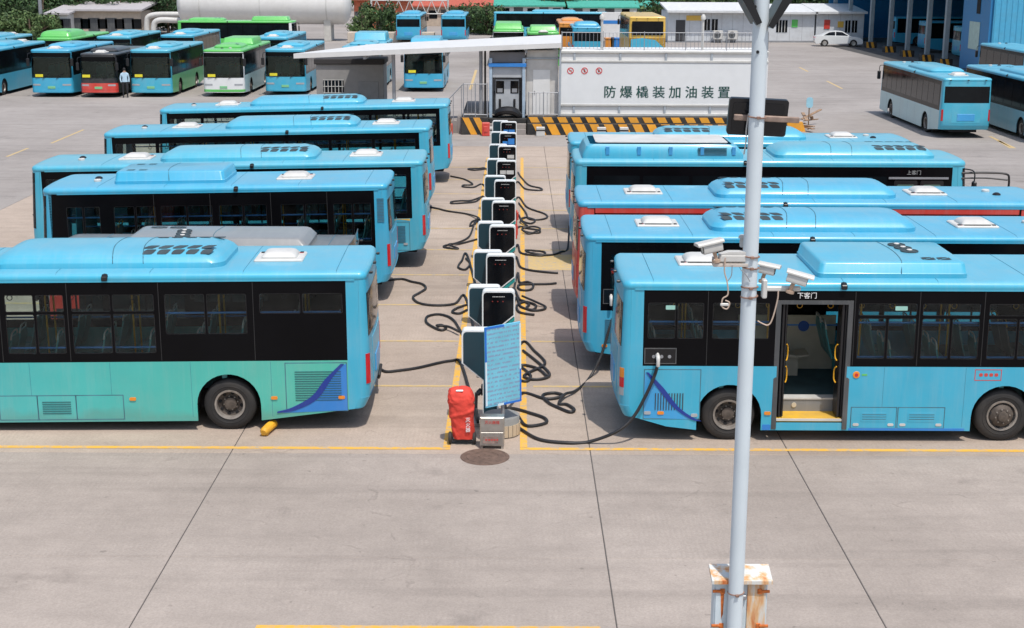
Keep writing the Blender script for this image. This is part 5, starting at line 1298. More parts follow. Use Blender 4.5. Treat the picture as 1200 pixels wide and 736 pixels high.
m = MB(); m.box(-2.42, 12.5, 67.0, 73.9, .80, .806); m.build('plinth_top', mat('plinth_top_concrete', (.33, .30, .28), rough=.9), r_, smooth=0)
for i, (px_, py_) in enumerate(((577, 158), (633, 157), (700, 150), (725, 150))):
    p = gz(px_, py_); m = MB(); m.box(-.20, .20, -.12, .12, 0, .42, .02); o = m.build('marker_block', M_HATCH, loc=(p.x, min(p.y, 65.6), 0))
    m = MB(); m.box(-.203, .203, -.123, .123, .24, .31); m.build('dark_band', M_BARRB, o)
    tag(o, ['white marker block left of the fuel kiosk steps', 'white marker block right of the fuel kiosk steps', 'white marker block in front of the fuel container', 'second white marker block in front of the fuel container'][i], 'marker block', 'marker blocks before the striped plinth')
# container
r_ = empty('fuel_container', (0, 0, .80)); tag(r_, 'long white skid-mounted fuel container with dark Chinese lettering', 'fuel container')
x0, x1, y0 = 2.12, 11.72, 66.85
m = MB(); m.box(x0, x1, y0+.05, y0+2.6, .06, 3.02, .02); m.build('container_shell', M_WHITEW, r_)
m = MB(); m.box(x0, x1, y0, y0+.05, .50, 2.46, .012); m.build('sign_panel', mat('sign_white', (.70, .72, .73), rough=.4, var=.02), r_)
for zz in (.0, .46, 2.47, 2.90):
    m = MB(); m.box(x0-.02, x1+.02, y0-.03, y0+.06, zz, zz+(.10 if zz > .1 else .12), .012); m.build('frame_rail', mat('pale_frame', (.52, .52, .50), rough=.5), r_)
for k in range(5):
    xx = x0+.55+2.1*k if False else x0+.62+2.12*k
    for (za, zc) in ((.13, .46), (2.57, 2.90)):
        m = MB(); m.box(xx-.05, xx+.05, y0-.01, y0+.05, za, zc, .01); m.build('frame_post', mat('blue_grey_steel', (.36, .40, .44), rough=.5), r_)
m = MB(); m.box(x0-.09, x0-.0, y0-.06, y0+.05, 0, 3.05, .01); m.build('corner_post', MATS['blue_grey_steel'], r_)
o = link('lettering', text_mesh('防 爆 橇 装 加 油 装 置', .66, M_TEXTB, bold=.010), r_); o.location = (7.06, y0-.008, 1.08); o.rotation_euler = (PI/2, 0, 0)
bpy.context.view_layer.update(); o.scale = (5.85/max(o.dimensions.x, .1),)*2+(1,)
o.scale = (o.scale[0], o.scale[1]*1.0, 1)
def ring_sign(x, z, idx):
    m = MB(); m.lathe([(.115, 0), (.155, 0), (.155, .01), (.115, .01)], c=(x, y0-.012, z), axis='y', n=24)
    a = R(45); d = Vector((math.cos(a), 0, -math.sin(a))); n_ = Vector((math.sin(a), 0, math.cos(a)))
    c_ = Vector((x, y0-.010, z)); m.add([tuple(c_+d*t*.12+n_*u*.018) for t, u in ((-1, -1), (1, -1), (1, 1), (-1, 1))], [(0, 1, 2, 3)])
    q = m.build('prohibition_sign', mat('sign_red', (.60, .06, .06), rough=.5), r_, smooth=0)
    m = MB()
    if idx == 0: m.add([(x-.05, y0-.006, z-.02), (x+.06, y0-.006, z-.02), (x+.06, y0-.006, z+.02), (x-.05, y0-.006, z+.02)], [(0, 1, 2, 3)])
    elif idx == 1: m.add([(x-.03, y0-.006, z-.07), (x+.03, y0-.006, z-.07), (x+.03, y0-.006, z+.07), (x-.03, y0-.006, z+.07)], [(0, 1, 2, 3)])
    else: m.add([(x-.05, y0-.006, z-.07), (x+.05, y0-.006, z-.05), (x+.01, y0-.006, z+.08), (x-.04, y0-.006, z+.05)], [(0, 1, 2, 3)])
    m.build('pictogram', M_BARRB, q, smooth=0)
for i, px_ in enumerate((668.5, 685, 702)):
    p = gy(px_, 83, y0); ring_sign(p.x, p.z-.80, i)
# railing on the container roof
r2 = empty('roof_railing', (0, 0, 3.83)); tag(r2, 'thin steel railing round the fuel container roof', 'railing')
for zz in (.06, .80):
    m = MB(); m.cyl((x0, y0+.1, zz), (x1, y0+.1, zz), .018, 6); m.build('rail', M_GREYST, r2)
m = MB()
for k in range(53): m.cyl((x0+.18*k+.05, y0+.1, .06), (x0+.18*k+.05, y0+.1, .80), .009, 4)
tag(m.build('baluster_row', M_GREYST, r2), kind='stuff')
for k in range(6):
    m = MB(); m.cyl((x0+.02+k*1.91, y0+.1, 0), (x0+.02+k*1.91, y0+.1, .86), .022, 6); m.build('rail_post', M_GREYST, r2)
for i, px_ in enumerate((705, 823)):
    p = gy(px_, 55, y0+.5); m = MB(); m.cyl((0, 0, 0), (0, 0, 1.45), .06, 10); m.lathe([(.06, 1.40), (.11, 1.42), (.11, 1.56), (.05, 1.66), (0, 1.66)], axis='z', n=12)
    o = m.build('vent_pipe', M_HATCH, loc=(p.x, y0+.5, 3.80)); tag(o, 'white vent pipe on the fuel container roof, %s' % ('nearer the cabin' if i == 0 else 'nearer the white pole'), 'vent pipe')
# cabin beside the container
r_ = empty('station_cabin', (0, 0, .80)); tag(r_, 'white cabin with a closed door between kiosk and fuel container', 'cabin')
m = MB(); m.box(.50, 2.0, 67.2, 69.4, 0, 3.0, .02); m.build('cabin_wall', mat('cream_white_wall', (.60, .58, .55), rough=.6, dirt=.2), r_)
m = MB(); m.box(.82, 1.62, 67.17, 67.205, .05, 2.1, .01); d_ = m.build('door', M_WHITEW, r_); m = MB(); m.box(.88, .92, 67.13, 67.17, 1.0, 1.14, .01); m.build('door_handle', M_GREYST, d_)
m = MB(); m.box(.45, 2.05, 67.1, 69.4, 2.60, 2.66, .01); m.build('cornice', MATS['blue_grey_steel'], r_)
# kiosk with fuel dispenser
r_ = empty('fuel_kiosk', (0, 0, .70)); tag(r_, 'open fuel kiosk with blue fascia under the canopy', 'kiosk')
for xx in (-1.22, .32):
    m = MB(); m.box(xx, xx+.14, 66.9, 67.05, 0, 2.75, .01); m.build('kiosk_post', mat('blue_grey_post', (.36, .46, .56), rough=.5), r_)
m = MB(); m.box(-1.25, .50, 66.85, 67.0, 2.35, 2.52, .01); m.build('fascia', P_BRIGHT, r_)
m = MB(); m.box(-1.22, .46, 67.0, 68.6, 2.53, 3.02, .02); m.build('roof_box', mat('dark_grey_box', (.16, .16, .17), rough=.7), r_)
m = MB(); m.box(-1.2, .44, 68.5, 68.6, 0, 2.5); m.build('back_wall', mat('grey_wall', (.26, .26, .27), rough=.8), r_)
m = MB(); m.box(-1.07, .31, 67.0, 67.06, 1.85, 2.34, .01); m.build('header_panel', mat('pale_header', (.40, .42, .44), rough=.6), r_)
r_ = empty('fuel_dispenser', (-.38, 67.5, .70)); tag(r_, 'grey twin fuel dispenser with black screens inside the kiosk', 'fuel dispenser')
m = MB(); m.box(-.55, .55, -.28, .28, 0, 1.75, .02); m.build('pump_body', mat('pump_grey', (.42, .44, .46), rough=.5), r_)
for s_ in (-1, 1):
    m = MB(); m.box(s_*.34-.19, s_*.34+.19, -.30, -.27, 1.1, 1.68, .01); sc_ = m.build('pump_screen', M_PANELG, r_)
    m = MB(); m.box(s_*.34-.12, s_*.34+.12, -.307, -.299, 1.15, 1.33); m.build('meter_window', M_GREYST, sc_)
    m = MB(); m.box(s_*.34-.05, s_*.34+.05, -.35, -.28, .45, .85, .02); m.build('nozzle', M_BLACKPL, r_)
    m = MB(); m.tube(smooth_path([(s_*.34, -.34, .5), (s_*.45, -.4, .1), (s_*.58, -.32, .3), (s_*.6, -.1, 1.2)], 4), .03, 6); m.build('hose', M_CABLE, r_)
m = MB(); m.tube(smooth_path([(-.55, -.5, .25), (-.2, -.62, .42), (.3, -.62, .40), (.6, -.5, .15)], 4), [.16+.05*math.sin(k/12*PI) for k in range(13)], 10)
o = m.build('hose_bundle', M_BLACKPL, loc=(-.38, 67.3, .62)); tag(o, 'black hose bundle slung before the fuel dispenser', 'hose')
# fences on the plinth and steps on the left
def fence(name, label, p0, p1, z0, h=1.05, step=.16, mid=True):
    r = empty(name, (*p0, z0)); tag(r, label, 'railing'); d = Vector((p1[0]-p0[0], p1[1]-p0[1], 0)); n = int(d.length/step)
    for zz in (.10, h):
        m = MB(); m.cyl((0, 0, zz), (d.x, d.y, zz), .022, 6); m.build('rail', M_GREYST, r)
    m = MB()
    for k in range(n+1):
        t = k/n; m.cyl((d.x*t, d.y*t, .10), (d.x*t, d.y*t, h), .010, 4)
    tag(m.build('baluster_row', M_GREYST, r), kind='stuff')
    for t in (0, .5, 1):
        m = MB(); m.cyl((d.x*t, d.y*t, 0), (d.x*t, d.y*t, h+.04), .028, 6); m.build('rail_post', M_GREYST, r)
fence('plinth_fence', 'steel fence on the plinth left of the fuel kiosk', (-2.4, 66.3), (-1.3, 66.3), .80, 1.5)
fence('plinth_fence', 'steel fence on the plinth in front of the white cabin', (.62, 66.55), (2.0, 66.55), .80, 1.1)
m = MB()
for k in range(4): m.box(-3.6+.3*k, -3.3+.3*k, 66.6, 67.8, 0, .2*(k+1)-.02 if k < 3 else .76, .01)
o = m.build('entry_steps', MATS['plinth_concrete']); tag(o, 'concrete steps climbing to the plinth from the left', 'steps')
r = empty('stair_rail', (-3.6, 66.65, 0)); tag(r, 'sloping steel handrail beside the plinth steps', 'railing')
m = MB(); m.cyl((-.1, 0, .95), (1.15, 0, 2.25), .025, 6); m.build('rail', M_GREYST, r)
for k in range(4):
    m = MB(); m.cyl((-.05+.38*k, 0, .2*k), (-.05+.38*k, 0, 1.0+.395*k), .02, 6); m.build('rail_post', M_GREYST, r)
m = MB(); m.box(-.18, .18, -.15, .15, 0, .62, .03); m.box(-.10, .10, -.18, -.14, .2, .45, .01); o = m.build('fire_box', P_RED, loc=(-1.35, 65.6, 0)); tag(o, 'red fire box at the foot of the striped plinth', 'fire box')
m = MB(); m.box(-.2, .2, -.2, .2, 0, .5, .04); o = m.build('fire_box', P_RED, loc=(-3.1, 66.2, 0)); tag(o, 'red box beside the plinth steps handrail', 'fire box')
# canopy
zc = 3.95
r_ = empty('canopy', (0, 0, 0)); tag(r_, 'thin white flat canopy spanning the fuel kiosk', 'canopy')
A, B, C_, D_ = gy(344, 65.5, 66.6), gy(658, 53, 66.6), gz(658, 43, 4.15), None
D_ = gy(436, 54, C_.y)
m = MB(); top_ = [A, B, C_, D_]; vs = [tuple(p+Vector((0, 0, .10))) for p in top_]+[tuple(p-Vector((0, 0, .12))) for p in top_]
m.add(vs, [(0, 1, 2, 3), (4, 7, 6, 5), (0, 4, 5, 1), (1, 5, 6, 2), (2, 6, 7, 3), (3, 7, 4, 0)]); m.build('canopy_slab', mat('canopy_white', (.66, .66, .65), rough=.5, var=.03, dirt=.12), r_, smooth=0)
for px_ in (461, 563.5, 568.5):
    p = gy(px_, 62, 67.4); m = MB(); m.cyl((p.x, 67.4, 0 if px_ < 500 else .8), (p.x, 67.4, p.z+.12), .085 if px_ != 568.5 else .05, 10); m.build('canopy_post', M_GREYST if px_ != 568.5 else M_BARRB, r_)
for xx in (-7, -3.2, .5):
    m = MB(); zz = A.z+(B.z-A.z)*((xx-A.x)/(B.x-A.x)); m.box(xx-.06, xx+.06, 66.8, 72, zz-.30, zz-.12); m.build('canopy_beam', M_GREYST, r_)
# grey booth
p0, p1 = gy(370, 74, 71.5), gy(449, 74, 71.5)
r_ = empty('grey_booth', ((p0.x+p1.x)/2, 72.5, 0)); tag(r_, 'small dark-roofed grey booth with a barred window', 'booth')
hw_ = (p1.x-p0.x)/2
m = MB(); m.box(-hw_, hw_, -1, 1, 0, p0.z-.05, .02); m.build('booth_wall', mat('booth_grey', (.27, .262, .255), rough=.75, var=.08), r_)
m = MB(); m.box(-hw_-.08, hw_+.08, -1.12, 1.1, p0.z-.05, p0.z+.22, .03); m.build('booth_roof', mat('booth_roof_dark', (.035, .032, .032), rough=.8), r_)
p = gy(391, 101, 71.5); wx = p.x-(p0.x+p1.x)/2
m = MB(); m.box(wx-.50, wx+.50, -1.03, -1.0, p.z-.32, p.z+.32); wn = m.build('window', M_PANELG, r_)
for k in range(6):
    m = MB(); m.box(wx-.46+k*.175, wx-.43+k*.175, -1.06, -1.03, p.z-.32, p.z+.32); m.build('window_bar', M_HATCH, wn)
for k in range(3):
    m = MB(); m.box(wx-.52, wx+.52, -1.075, -1.06, p.z-.34+.32*k, p.z-.31+.32*k); m.build('window_bar', M_HATCH, wn)
m = MB(); m.box(hw_-1.25, hw_-.25, -1.03, -1.0, .05, p.z+.25, .01); m.build('door', mat('booth_door', (.24, .24, .24), rough=.7), r_)
# little blue sign and scrap heap right of the station
p = gz(947, 152)
r_ = empty('small_sign', (p.x, p.y, 0)); tag(r_, 'small pale blue sign on a thin post among the scrap boards', 'sign')
m = MB(); m.cyl((0, 0, 0), (0, 0, 1.5), .03, 8); m.build('post', mat('brown_post', (.20, .13, .08), rough=.8), r_)
m = MB(); m.xz([rrect(-.16, .16, 1.05, 1.55, .12, 5)], -.05, -.03); m.build('sign_plate', mat('pale_blue_sign', (.30, .55, .66), rough=.5), r_)
rnd = random.Random(3); MW = mat('scrap_timber', (.30, .20, .13), rough=.9, var=.25, scale=6)
for k in range(9):
    m = MB(); L_ = rnd.uniform(.7, 1.5); m.box(-L_/2, L_/2, -.08, .08, -.025, .025, .006)
    p = gz(rnd.uniform(935, 952), rnd.uniform(146, 155)); o = m.build('timber_board', MW, loc=(p.x, p.y, .05+.07*k)); o.rotation_euler = (0, R(rnd.uniform(-22, 22)), rnd.uniform(0, 3)); tag(o, 'weathered timber board in the scrap heap by the small blue sign', 'board', 'boards in the scrap heap')
m = MB(); m.prism([[(-.5, 0), (.5, 0), (.35, .45), (-.35, .45)]], lambda a, c: (a, -.12, c), lambda a, c: (a, .12, c)); p = gz(931, 154); o = m.build('barrier_block', M_BARREL, loc=(p.x, p.y, 0)); tag(o, 'orange barrier block beside the scrap timber heap', 'barrier')

# ================================================================== parked buses across the yard
BG = 'buses parked at the back of the yard'
def fbus(label, x, yfront, facing, L=9.5, **kw):
    """facing -1: front toward the camera side (-y)"""
    kw.setdefault('pods', [dict(u0=L*.42, u1=L*.42+3.2, joints=(.5,), vent='slots', kind='arc', h=.24)]); kw.setdefault('hatches', [(L*.88, 0)])
    kw.setdefault('group', BG); kw.setdefault('xb', (.36, .4)); kw.setdefault('uf', L-2.4); kw.setdefault('ur', 2.6)
    if facing == -1: return bus('city_bus', label, (x, yfront+L), -PI/2, L, z0=0, **kw)
    if facing == 1: return bus('city_bus', label, (x, yfront), PI/2, L, z0=0, **kw)
fbus('sky blue bus at the end of the back row, door side showing', -31.5, 82.5, 1, 11)
fbus('sky blue bus standing behind the end of the back row', -35.3, 92.5, 1, 10)
fbus('sky blue bus facing out with yellow card, beside the black and red bus', -27.1, 83.8, -1, 9.5)
fbus('black bus with red lower front parked between two blue buses', -24.3, 83.6, -1, 8.0, W=2.15, top=2.55, zb=2.38, paints=dict(roof=P_BLACK, side=P_BLACK, rear=P_BLACK, front=P_BLACK, bumper=P_RED), sill=1.15, apron=P_RED)
fbus('sky blue bus with green lower side beside the standing person', -21.35, 84.0, -1, 9.5, paints=dict(side=paint('mid_green_paint', (.10, .42, .16))))
fbus('green roofed bus with white front and green bumper', -17.15, 84.3, -1, 10.0, paints=dict(roof=P_GREEN, side=P_PALE, rear=P_PALE, front=P_WHITE, bumper=P_GREEN), pods=[dict(u0=2.0, u1=5.0, h=.42, hw=.95, vent=None, joints=()), dict(u0=6.0, u1=8.4, vent='slots', kind='arc', h=.24, joints=())], hatches=[(5.5, 0)])
fbus('sky blue bus facing out beside the tip of the white canopy', -13.68, 85.3, -1, 9.5)
fbus('sky blue bus with tall roof box, partly hidden by the grey booth', -9.45, 88.0, -1, 9.5, pods=[dict(u0=1.0, u1=3.6, h=.55, hw=1.05, vent=None, joints=()), dict(u0=5.5, u1=8.2, vent='slots', kind='arc', h=.24, joints=())], hatches=())
fbus('sky blue bus with tapered roof cowl seen under the white canopy', -5.65, 88.1, -1, 8.5, pods=[dict(u0=2.2, u1=6.2, h=.38, hw=.95, vent=None, joints=(), end=.5)], hatches=[(7.2, 0)])
fbus('green bus with tall roof box in the second row at the back', -30.9, 96.5, -1, 9.5, paints=dict(roof=P_GREEN, side=P_GREEN, rear=P_GREEN, front=P_GREEN), pods=[dict(u0=5.2, u1=9.0, h=.45, hw=1.05, vent='slots', kind='arc', joints=())], hatches=())
fbus('sky blue bus in the second row behind the black and red bus', -27.55, 98.8, -1, 9.0)
fbus('sky blue bus in the second row behind the green roofed bus', -23.7, 101.0, -1, 9.5)
fbus('blue roofed bus with red side stripe in the second row', -16.7, 98.5, -1, 9.0, paints=dict(side=P_RED))
bus('city_bus', 'long bright green bus parked sideways below the white tank', (-29.3, 126.5), 0, 10.2, z0=0, group=BG, paints=dict(roof=P_GREEN, side=P_GREEN, rear=P_GREEN, front=P_WHITE), xb=(.36, .5), pods=[dict(u0=.9, u1=4.0, vent='slots', kind='arc', h=.24, joints=()), dict(u0=6.4, u1=9.6, h=.36, vent=None, joints=())])
fbus('sky blue bus rear-on in the far row, nearer the white tank', -10.4, 140.5, 1, 10)
fbus('sky blue bus rear-on in the far row, nearer the green buses', -6.05, 141, 1, 10)
bus('city_bus', 'long blue bus parked sideways beyond the green buses', (-2.3, 151.0), 0, 12, z0=0, group=BG, xb=(.3, .9), pods=[dict(u0=4, u1=8.5, joints=(), vent='slots', kind='arc', h=.24)])
fbus('green bus with rounded roof cowl and white face behind the canopy', -.55, 110, -1, 8.5, paints=dict(roof=P_GREEN, side=P_GREEN, rear=P_GREEN, front=P_WHITE), pods=[dict(u0=3.6, u1=7.8, h=.5, hw=1.05, vent=None, joints=(), end=.4)], hatches=())
fbus('green bus with white roof hatch standing behind the canopy end', 2.05, 107, -1, 8.0, paints=dict(roof=P_GREEN, side=P_GREEN, rear=P_GREEN, front=P_GREEN), pods=[dict(u0=4.6, u1=7.4, h=.42, hw=1.0, vent=None, joints=())], hatches=[(7.6, 0)])
fbus('orange framed bus behind the pale blue one on the far side of the container', 4.9, 124, 1, 9, paints=dict(roof=P_ORANGE, side=P_ORANGE, rear=P_ORANGE))
fbus('pale blue bus just behind the fuel container railing', 5.75, 116, 1, 7.0, pods=[dict(u0=.8, u1=3.4, h=.35, hw=1.0, vent='slots', kind='arc', joints=())], hatches=())
fbus('yellow bus with light blue lower rear and red bumper behind the railing', 9.65, 106, 1, 10, W=2.7, top=3.95, zb=3.75, sill=2.4, paints=dict(roof=P_YELLOW, rear=P_YELLOW, side=P_YELLOW), panes=even_panes(10, .5, 9.4, 1.3, 2.6, 3.5), pods=(), hatches=())
yb = bpy.data.objects[[o.name for o in COL.objects if o.get('label', '').startswith('yellow bus')][0]]
for ch in list(yb.children):
    if ch.name.split('.')[0] in ('rear_window', 'engine_cover', 'number_plate'):
        bpy.data.objects.remove(ch)
m = MB(); m.xz([rrect(-1.15, 1.15, 2.6, 3.60, .06, 3)], 0, 0.02); o = m.build('rear_window', M_DGLASS, yb); o.rotation_euler = (0, 0, -PI/2); o.location = (-5.03, 0, 0)
m = MB(); m.xz([[(-1.2, 1.15), (1.25, 1.15), (1.22, 1.7), (.6, 2.25), (-.4, 2.40), (-1.2, 2.30)]], 0, .03); o = m.build('lower_panel', P_BLUE, yb); o.rotation_euler = (0, 0, -PI/2); o.location = (-5.04, 0, 0)
m = MB(); m.box(-1.36, 1.36, -.02, .10, .35, 1.12, .03); o = m.build('red_bumper', P_RED, yb); o.rotation_euler = (0, 0, -PI/2); o.location = (-5.05, 0, 0)
m = MB(); m.box(-1.1, 1.1, -.03, -.015, .5, .95); o = m.build('bumper_grille', M_DARK, yb); o.rotation_euler = (0, 0, -PI/2); o.location = (-5.06, 0, 0)
# right side: two buses rear-on
fbus('blue bus with pale grey side parked rear-on before the depot', 20.55, 65.2, 1, 11.4, W=2.26, paints=dict(side=P_PALE), pods=[dict(u0=3.2, u1=7.4, joints=(), vent='slots', kind='arc', h=.24)], hatches=[(1.6, 0)], panes=even_panes(11.4, .5, 10.9, .95, 1.45, 2.4))
fbus('sky blue bus parked rear-on beside the pale grey sided bus', 24.35, 62.8, 1, 11.6, pods=[dict(u0=3.2, u1=7.4, joints=(), vent='slots', kind='arc', h=.24)], hatches=[(1.6, 0)], paints=dict(side=paint('grey_blue_paint', (.16, .42, .55))))
fbus('sky blue bus standing just before the light blue depot wall', 31.6, 86, 1, 9, pods=(), hatches=())

# ================================================================== white car
def sedan(p, head):
    r = empty('white_car', p, head); tag(r, 'white saloon car parked before the low white building', 'car')
    P = [(-2.25, .45), (-2.28, .75), (-2.15, .98), (-1.55, 1.03), (-.4, 1.0), (1.1, .96), (1.9, .86), (2.22, .68), (2.27, .40)]
    lo = [(2.2, .25)]
    def arc(c): return [(c+.36*math.cos(R(a)), .32+.36*math.sin(R(a))) for a in range(0, 181, 20)]
    outline_ = P + lo + [(1.75, .22)] + arc(1.38) + [(-.95, .22)] + arc(-1.33) + [(-2.1, .25)]
    m = MB(); rows = []
    for y, k in ((-.86, .0), (-.90, .0)): pass
    m.prism([outline_], lambda a, c: (a, -.88+.05*max(0, c-.7), c), lambda a, c: (a, .88-.05*max(0, c-.7), c)); m.build('car_body', P_WHITE, r)
    cab = [(-1.75, 1.0), (-.95, 1.40), (-.2, 1.47), (.35, 1.42), (1.15, .96)]
    m = MB(); rows = []
    m.prism([cab], lambda a, c: (a, -.82+.30*(c-.95), c), lambda a, c: (a, .82-.30*(c-.95), c)); m.build('cabin', P_WHITE, r)
    for s_ in (-1, 1):
        for poly in ([(-1.45, 1.05), (-.92, 1.34), (-.38, 1.40), (-.38, 1.04)], [(-.30, 1.04), (-.30, 1.40), (.28, 1.36), (.88, 1.02)]):
            m = MB(); m.prism([poly], lambda a, c: (a, s_*(.828-.30*(c-.95)), c), lambda a, c: (a, s_*(.80-.30*(c-.95)), c)); m.build('side_window', M_DGLASS, r)
        for xx in (-1.33, 1.38):
            m = MB(); m.lathe([(.20, .09), (.31, .10), (.325, .06), (.325, -.06), (.31, -.10)], c=(0, 0, 0), n=20); m.lathe([(0, .07), (.19, .095), (.20, .09)], n=14, mi=1); wo = m.build('wheel', [M_RUB, M_STEEL], r); wo.location = (xx, s_*.80, .325); wo.rotation_euler = (0, 0, 0 if s_ > 0 else PI)
        m = MB(); m.box(2.10, 2.26, s_*.62-.16, s_*.62+.16, .62, .74, .03); m.build('headlight', M_CLEAR, r)
        m = MB(); m.box(-2.29, -2.20, s_*.62-.16, s_*.62+.16, .74, .88, .03); m.build('tail_light', M_TAIL, r)
    m = MB(); m.add([(.42, -.62, 1.41), (.42, .62, 1.41), (1.17, .76, .975), (1.17, -.76, .975)], [(0, 1, 2, 3)]); m.build('windshield', M_DGLASS, r, smooth=0)
sedan((31.0, 139.2, 0), R(-6))
# ================================================================== white site buildings
def low_building(label, x0, x1, y, h, wins=(), doors=(), signs=(), roofcol=None, over=.5):
    r = empty('site_building', ((x0+x1)/2, y, 0)); tag(r, label, 'building'); w2 = (x1-x0)/2
    m = MB(); m.box(-w2, w2, 0, 7, 0, h, .02); m.build('wall', mat('site_wall_white', (.60, .63, .66), rough=.6, var=.05, dirt=.2), r)
    m = MB(); m.prism([[(-over, h-.05), (7.3, h+.6), (7.3, h+.75), (-over, h+.16)]], lambda a, c: (-w2-.2, a, c), lambda a, c: (w2+.2, a, c)); m.build('roof', mat('site_roof_white', (.64, .65, .65), rough=.5), r)
    n = int((x1-x0)/1.0)
    for k in range(1, n):
        m = MB(); m.box(-w2+k*(x1-x0)/n-.012, -w2+k*(x1-x0)/n+.012, -.008, .0, .1, h-.1); m.build('panel_joint', M_GREYST, r)
    m = MB(); m.box(-w2, w2, -.03, .0, 0, .18); m.build('base_strip', M_GREYST, r)
    for (a, b_, za, zc) in wins:
        m = MB(); m.box(a-(x0+x1)/2, b_-(x0+x1)/2, -.03, .0, za, zc); wn = m.build('window', M_DGLASS, r)
        m = MB(); c_ = (a+b_)/2-(x0+x1)/2; m.box(c_-.03, c_+.03, -.05, -.03, za, zc); m.build('window_mullion', M_HATCH, wn)
    for (a, b_) in doors:
        m = MB(); m.box(a-(x0+x1)/2, b_-(x0+x1)/2, -.03, .0, .1, 2.2); m.build('door', mat('site_door_dark', (.05, .05, .055), rough=.6), r)
    for (a, b_, za, zc, mm) in signs:
        m = MB(); m.box(a-(x0+x1)/2, b_-(x0+x1)/2, -.05, -.02, za, zc, .01); m.build('wall_sign', mm, r)
def bx(px, Y=144.8): return gy(px, 30, Y).x
YW = 144.8
low_building('white site building with a dark door and yellow sign over it', bx(783), bx(896), YW, 3.0, wins=[(bx(825), bx(832), 1.2, 2.3), (bx(834), bx(841), 1.2, 2.3)], doors=[(bx(792), bx(803))], signs=[(bx(804), bx(822), 2.15, 2.65, P_YELLOW)], over=.9)
low_building('white site building with a green notice on its wall', bx(898), bx(956), YW+.6, 2.85, wins=[(bx(911), bx(917), 1.0, 2.2), (bx(918), bx(924), 1.0, 2.2)], signs=[(bx(929), bx(936), 1.5, 2.25, P_GREEN)])
low_building('white site building with red and yellow notices behind the white car', bx(958), bx(1014), YW+.6, 2.9, wins=[(bx(992), bx(998), 1.0, 2.2), (bx(1000), bx(1006), 1.0, 2.2)], signs=[(bx(967), bx(974), 1.35, 2.25, P_RED), (bx(983), bx(990), 1.5, 2.1, P_YELLOW)])
for i, px_ in enumerate((841, 858)):
    r = empty('air_conditioner_unit', (bx(px_), YW-.45, .35)); tag(r, 'white outdoor air conditioner unit by the site building wall', 'air conditioner', 'air conditioner units by the site building')
    m = MB(); m.box(-.48, .48, -.18, .18, 0, .85, .03); m.build('case', M_HATCH, r)
    m = MB(); m.lathe([(0, -.01), (.06, -.02), (.08, .0), (.30, .0), (.32, -.01), (.34, .01)], c=(-.08, -.19, .43), axis='y', n=20); m.build('fan_grille', P_DGREY, r)
    m = MB(); m.box(-.4, -.3, -.15, .15, -.35, 0); m.box(.3, .4, -.15, .15, -.35, 0); m.build('feet', M_GREYST, r)
# ================================================================== depot shed
r_ = empty('depot_shed', (0, 0, 0)); tag(r_, 'tall open-sided blue depot shed with steel columns', 'depot')
M_COL = mat('grey_blue_column', (.24, .29, .32), rough=.6)
M_BLW = mat('blue_sheet_wall', (.07, .37, .58), rough=.5, var=.06, dirt=.1)
M_BLW_SHADE = mat('shaded_blue_wall', (.02, .19, .42), rough=.5, var=.06)  # same blue sheet wall, shade of the sunless sides put into its colour
for Y in (153, 146, 137, 130, 124, 118, 113):
    m = MB(); xx = 33.6; m.box(xx-.18, xx+.18, Y-.22, Y+.22, 0, 7.2, .02); c_ = m.build('column', M_COL, r_)
    m = MB(); m.box(xx-.5, xx+.5, Y-.5, Y+.5, 0, .55, .03); f_ = m.build('column_guard', M_BARRB, r_)
    for k in range(2):
        m = MB(); m.prism([[(xx-.45+.5*k, 0), (xx-.2+.5*k, 0), (xx-.35+.5*k, .54), (xx-.5+.5*k if k == 0 else xx-.6+.5*k, .54)]], lambda a, c: (a, Y-.512, c), lambda a, c: (a, Y-.50, c)); m.build('guard_stripe', M_BARREL, f_, smooth=0)
m = MB(); m.box(33.0, 60, 104, 156, 7.2, 7.5); m.build('shed_roof', M_BLW, r_)
m = MB(); m.box(58, 58.3, 104, 156, 0, 7.2); m.box(33.5, 58, 155.6, 155.9, 0, 7.2); m.build('back_wall', M_BLW_SHADE, r_)
m = MB(); m.box(34.0, 34.2, 104.2, 110.5, 0, 7.2); sw = m.build('side_wall', M_BLW_SHADE, r_)
m = MB(); m.box(34.21, 58, 104.0, 104.2, 0, 7.2); fw_ = m.build('front_wall', M_BLW, r_)
m = MB()
for k in range(60):
    x = 34.25+.4*k; m.prism([[(x, 104.0), (x+.05, 103.95), (x+.14, 103.95), (x+.19, 104.0)]], lambda a, c: (a, c, .02), lambda a, c: (a, c, 7.15))
tag(m.build('wall_rib', M_BLW, fw_, smooth=0), kind='stuff')
m = MB(); m.box(33.96, 33.99, 106.2, 108.6, 1.6, 3.6, .005); m.build('notice_panel', mat('pale_notice', (.42, .55, .50), rough=.6), r_)
m = MB(); m.box(33.96, 33.99, 106.4, 107.2, 4.2, 6.6); m.build('wall_slot', M_DARK, r_)
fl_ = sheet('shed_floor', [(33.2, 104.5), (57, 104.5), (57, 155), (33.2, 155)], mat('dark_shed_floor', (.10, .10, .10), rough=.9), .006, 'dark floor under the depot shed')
sheet('asphalt_patch', [(30.2, 140.5), (33.2, 141.5), (33.2, 112), (30.8, 112)], mat('dark_asphalt', (.075, .072, .070), rough=.9, var=.2, scale=2), .005, 'dark asphalt strip in front of the depot shed')
for i, Y in enumerate((120, 130.5, 141)):
    bus('city_bus', ['blue bus parked inside the depot shed by the blue wall', 'blue bus parked in the middle of the depot shed', 'blue bus parked deep inside the depot shed'][i], (36.5+8.8*(i % 2)*0, Y), 0, 10, z0=0, group='buses inside the depot shed', xb=(.3, .6), detail=False)
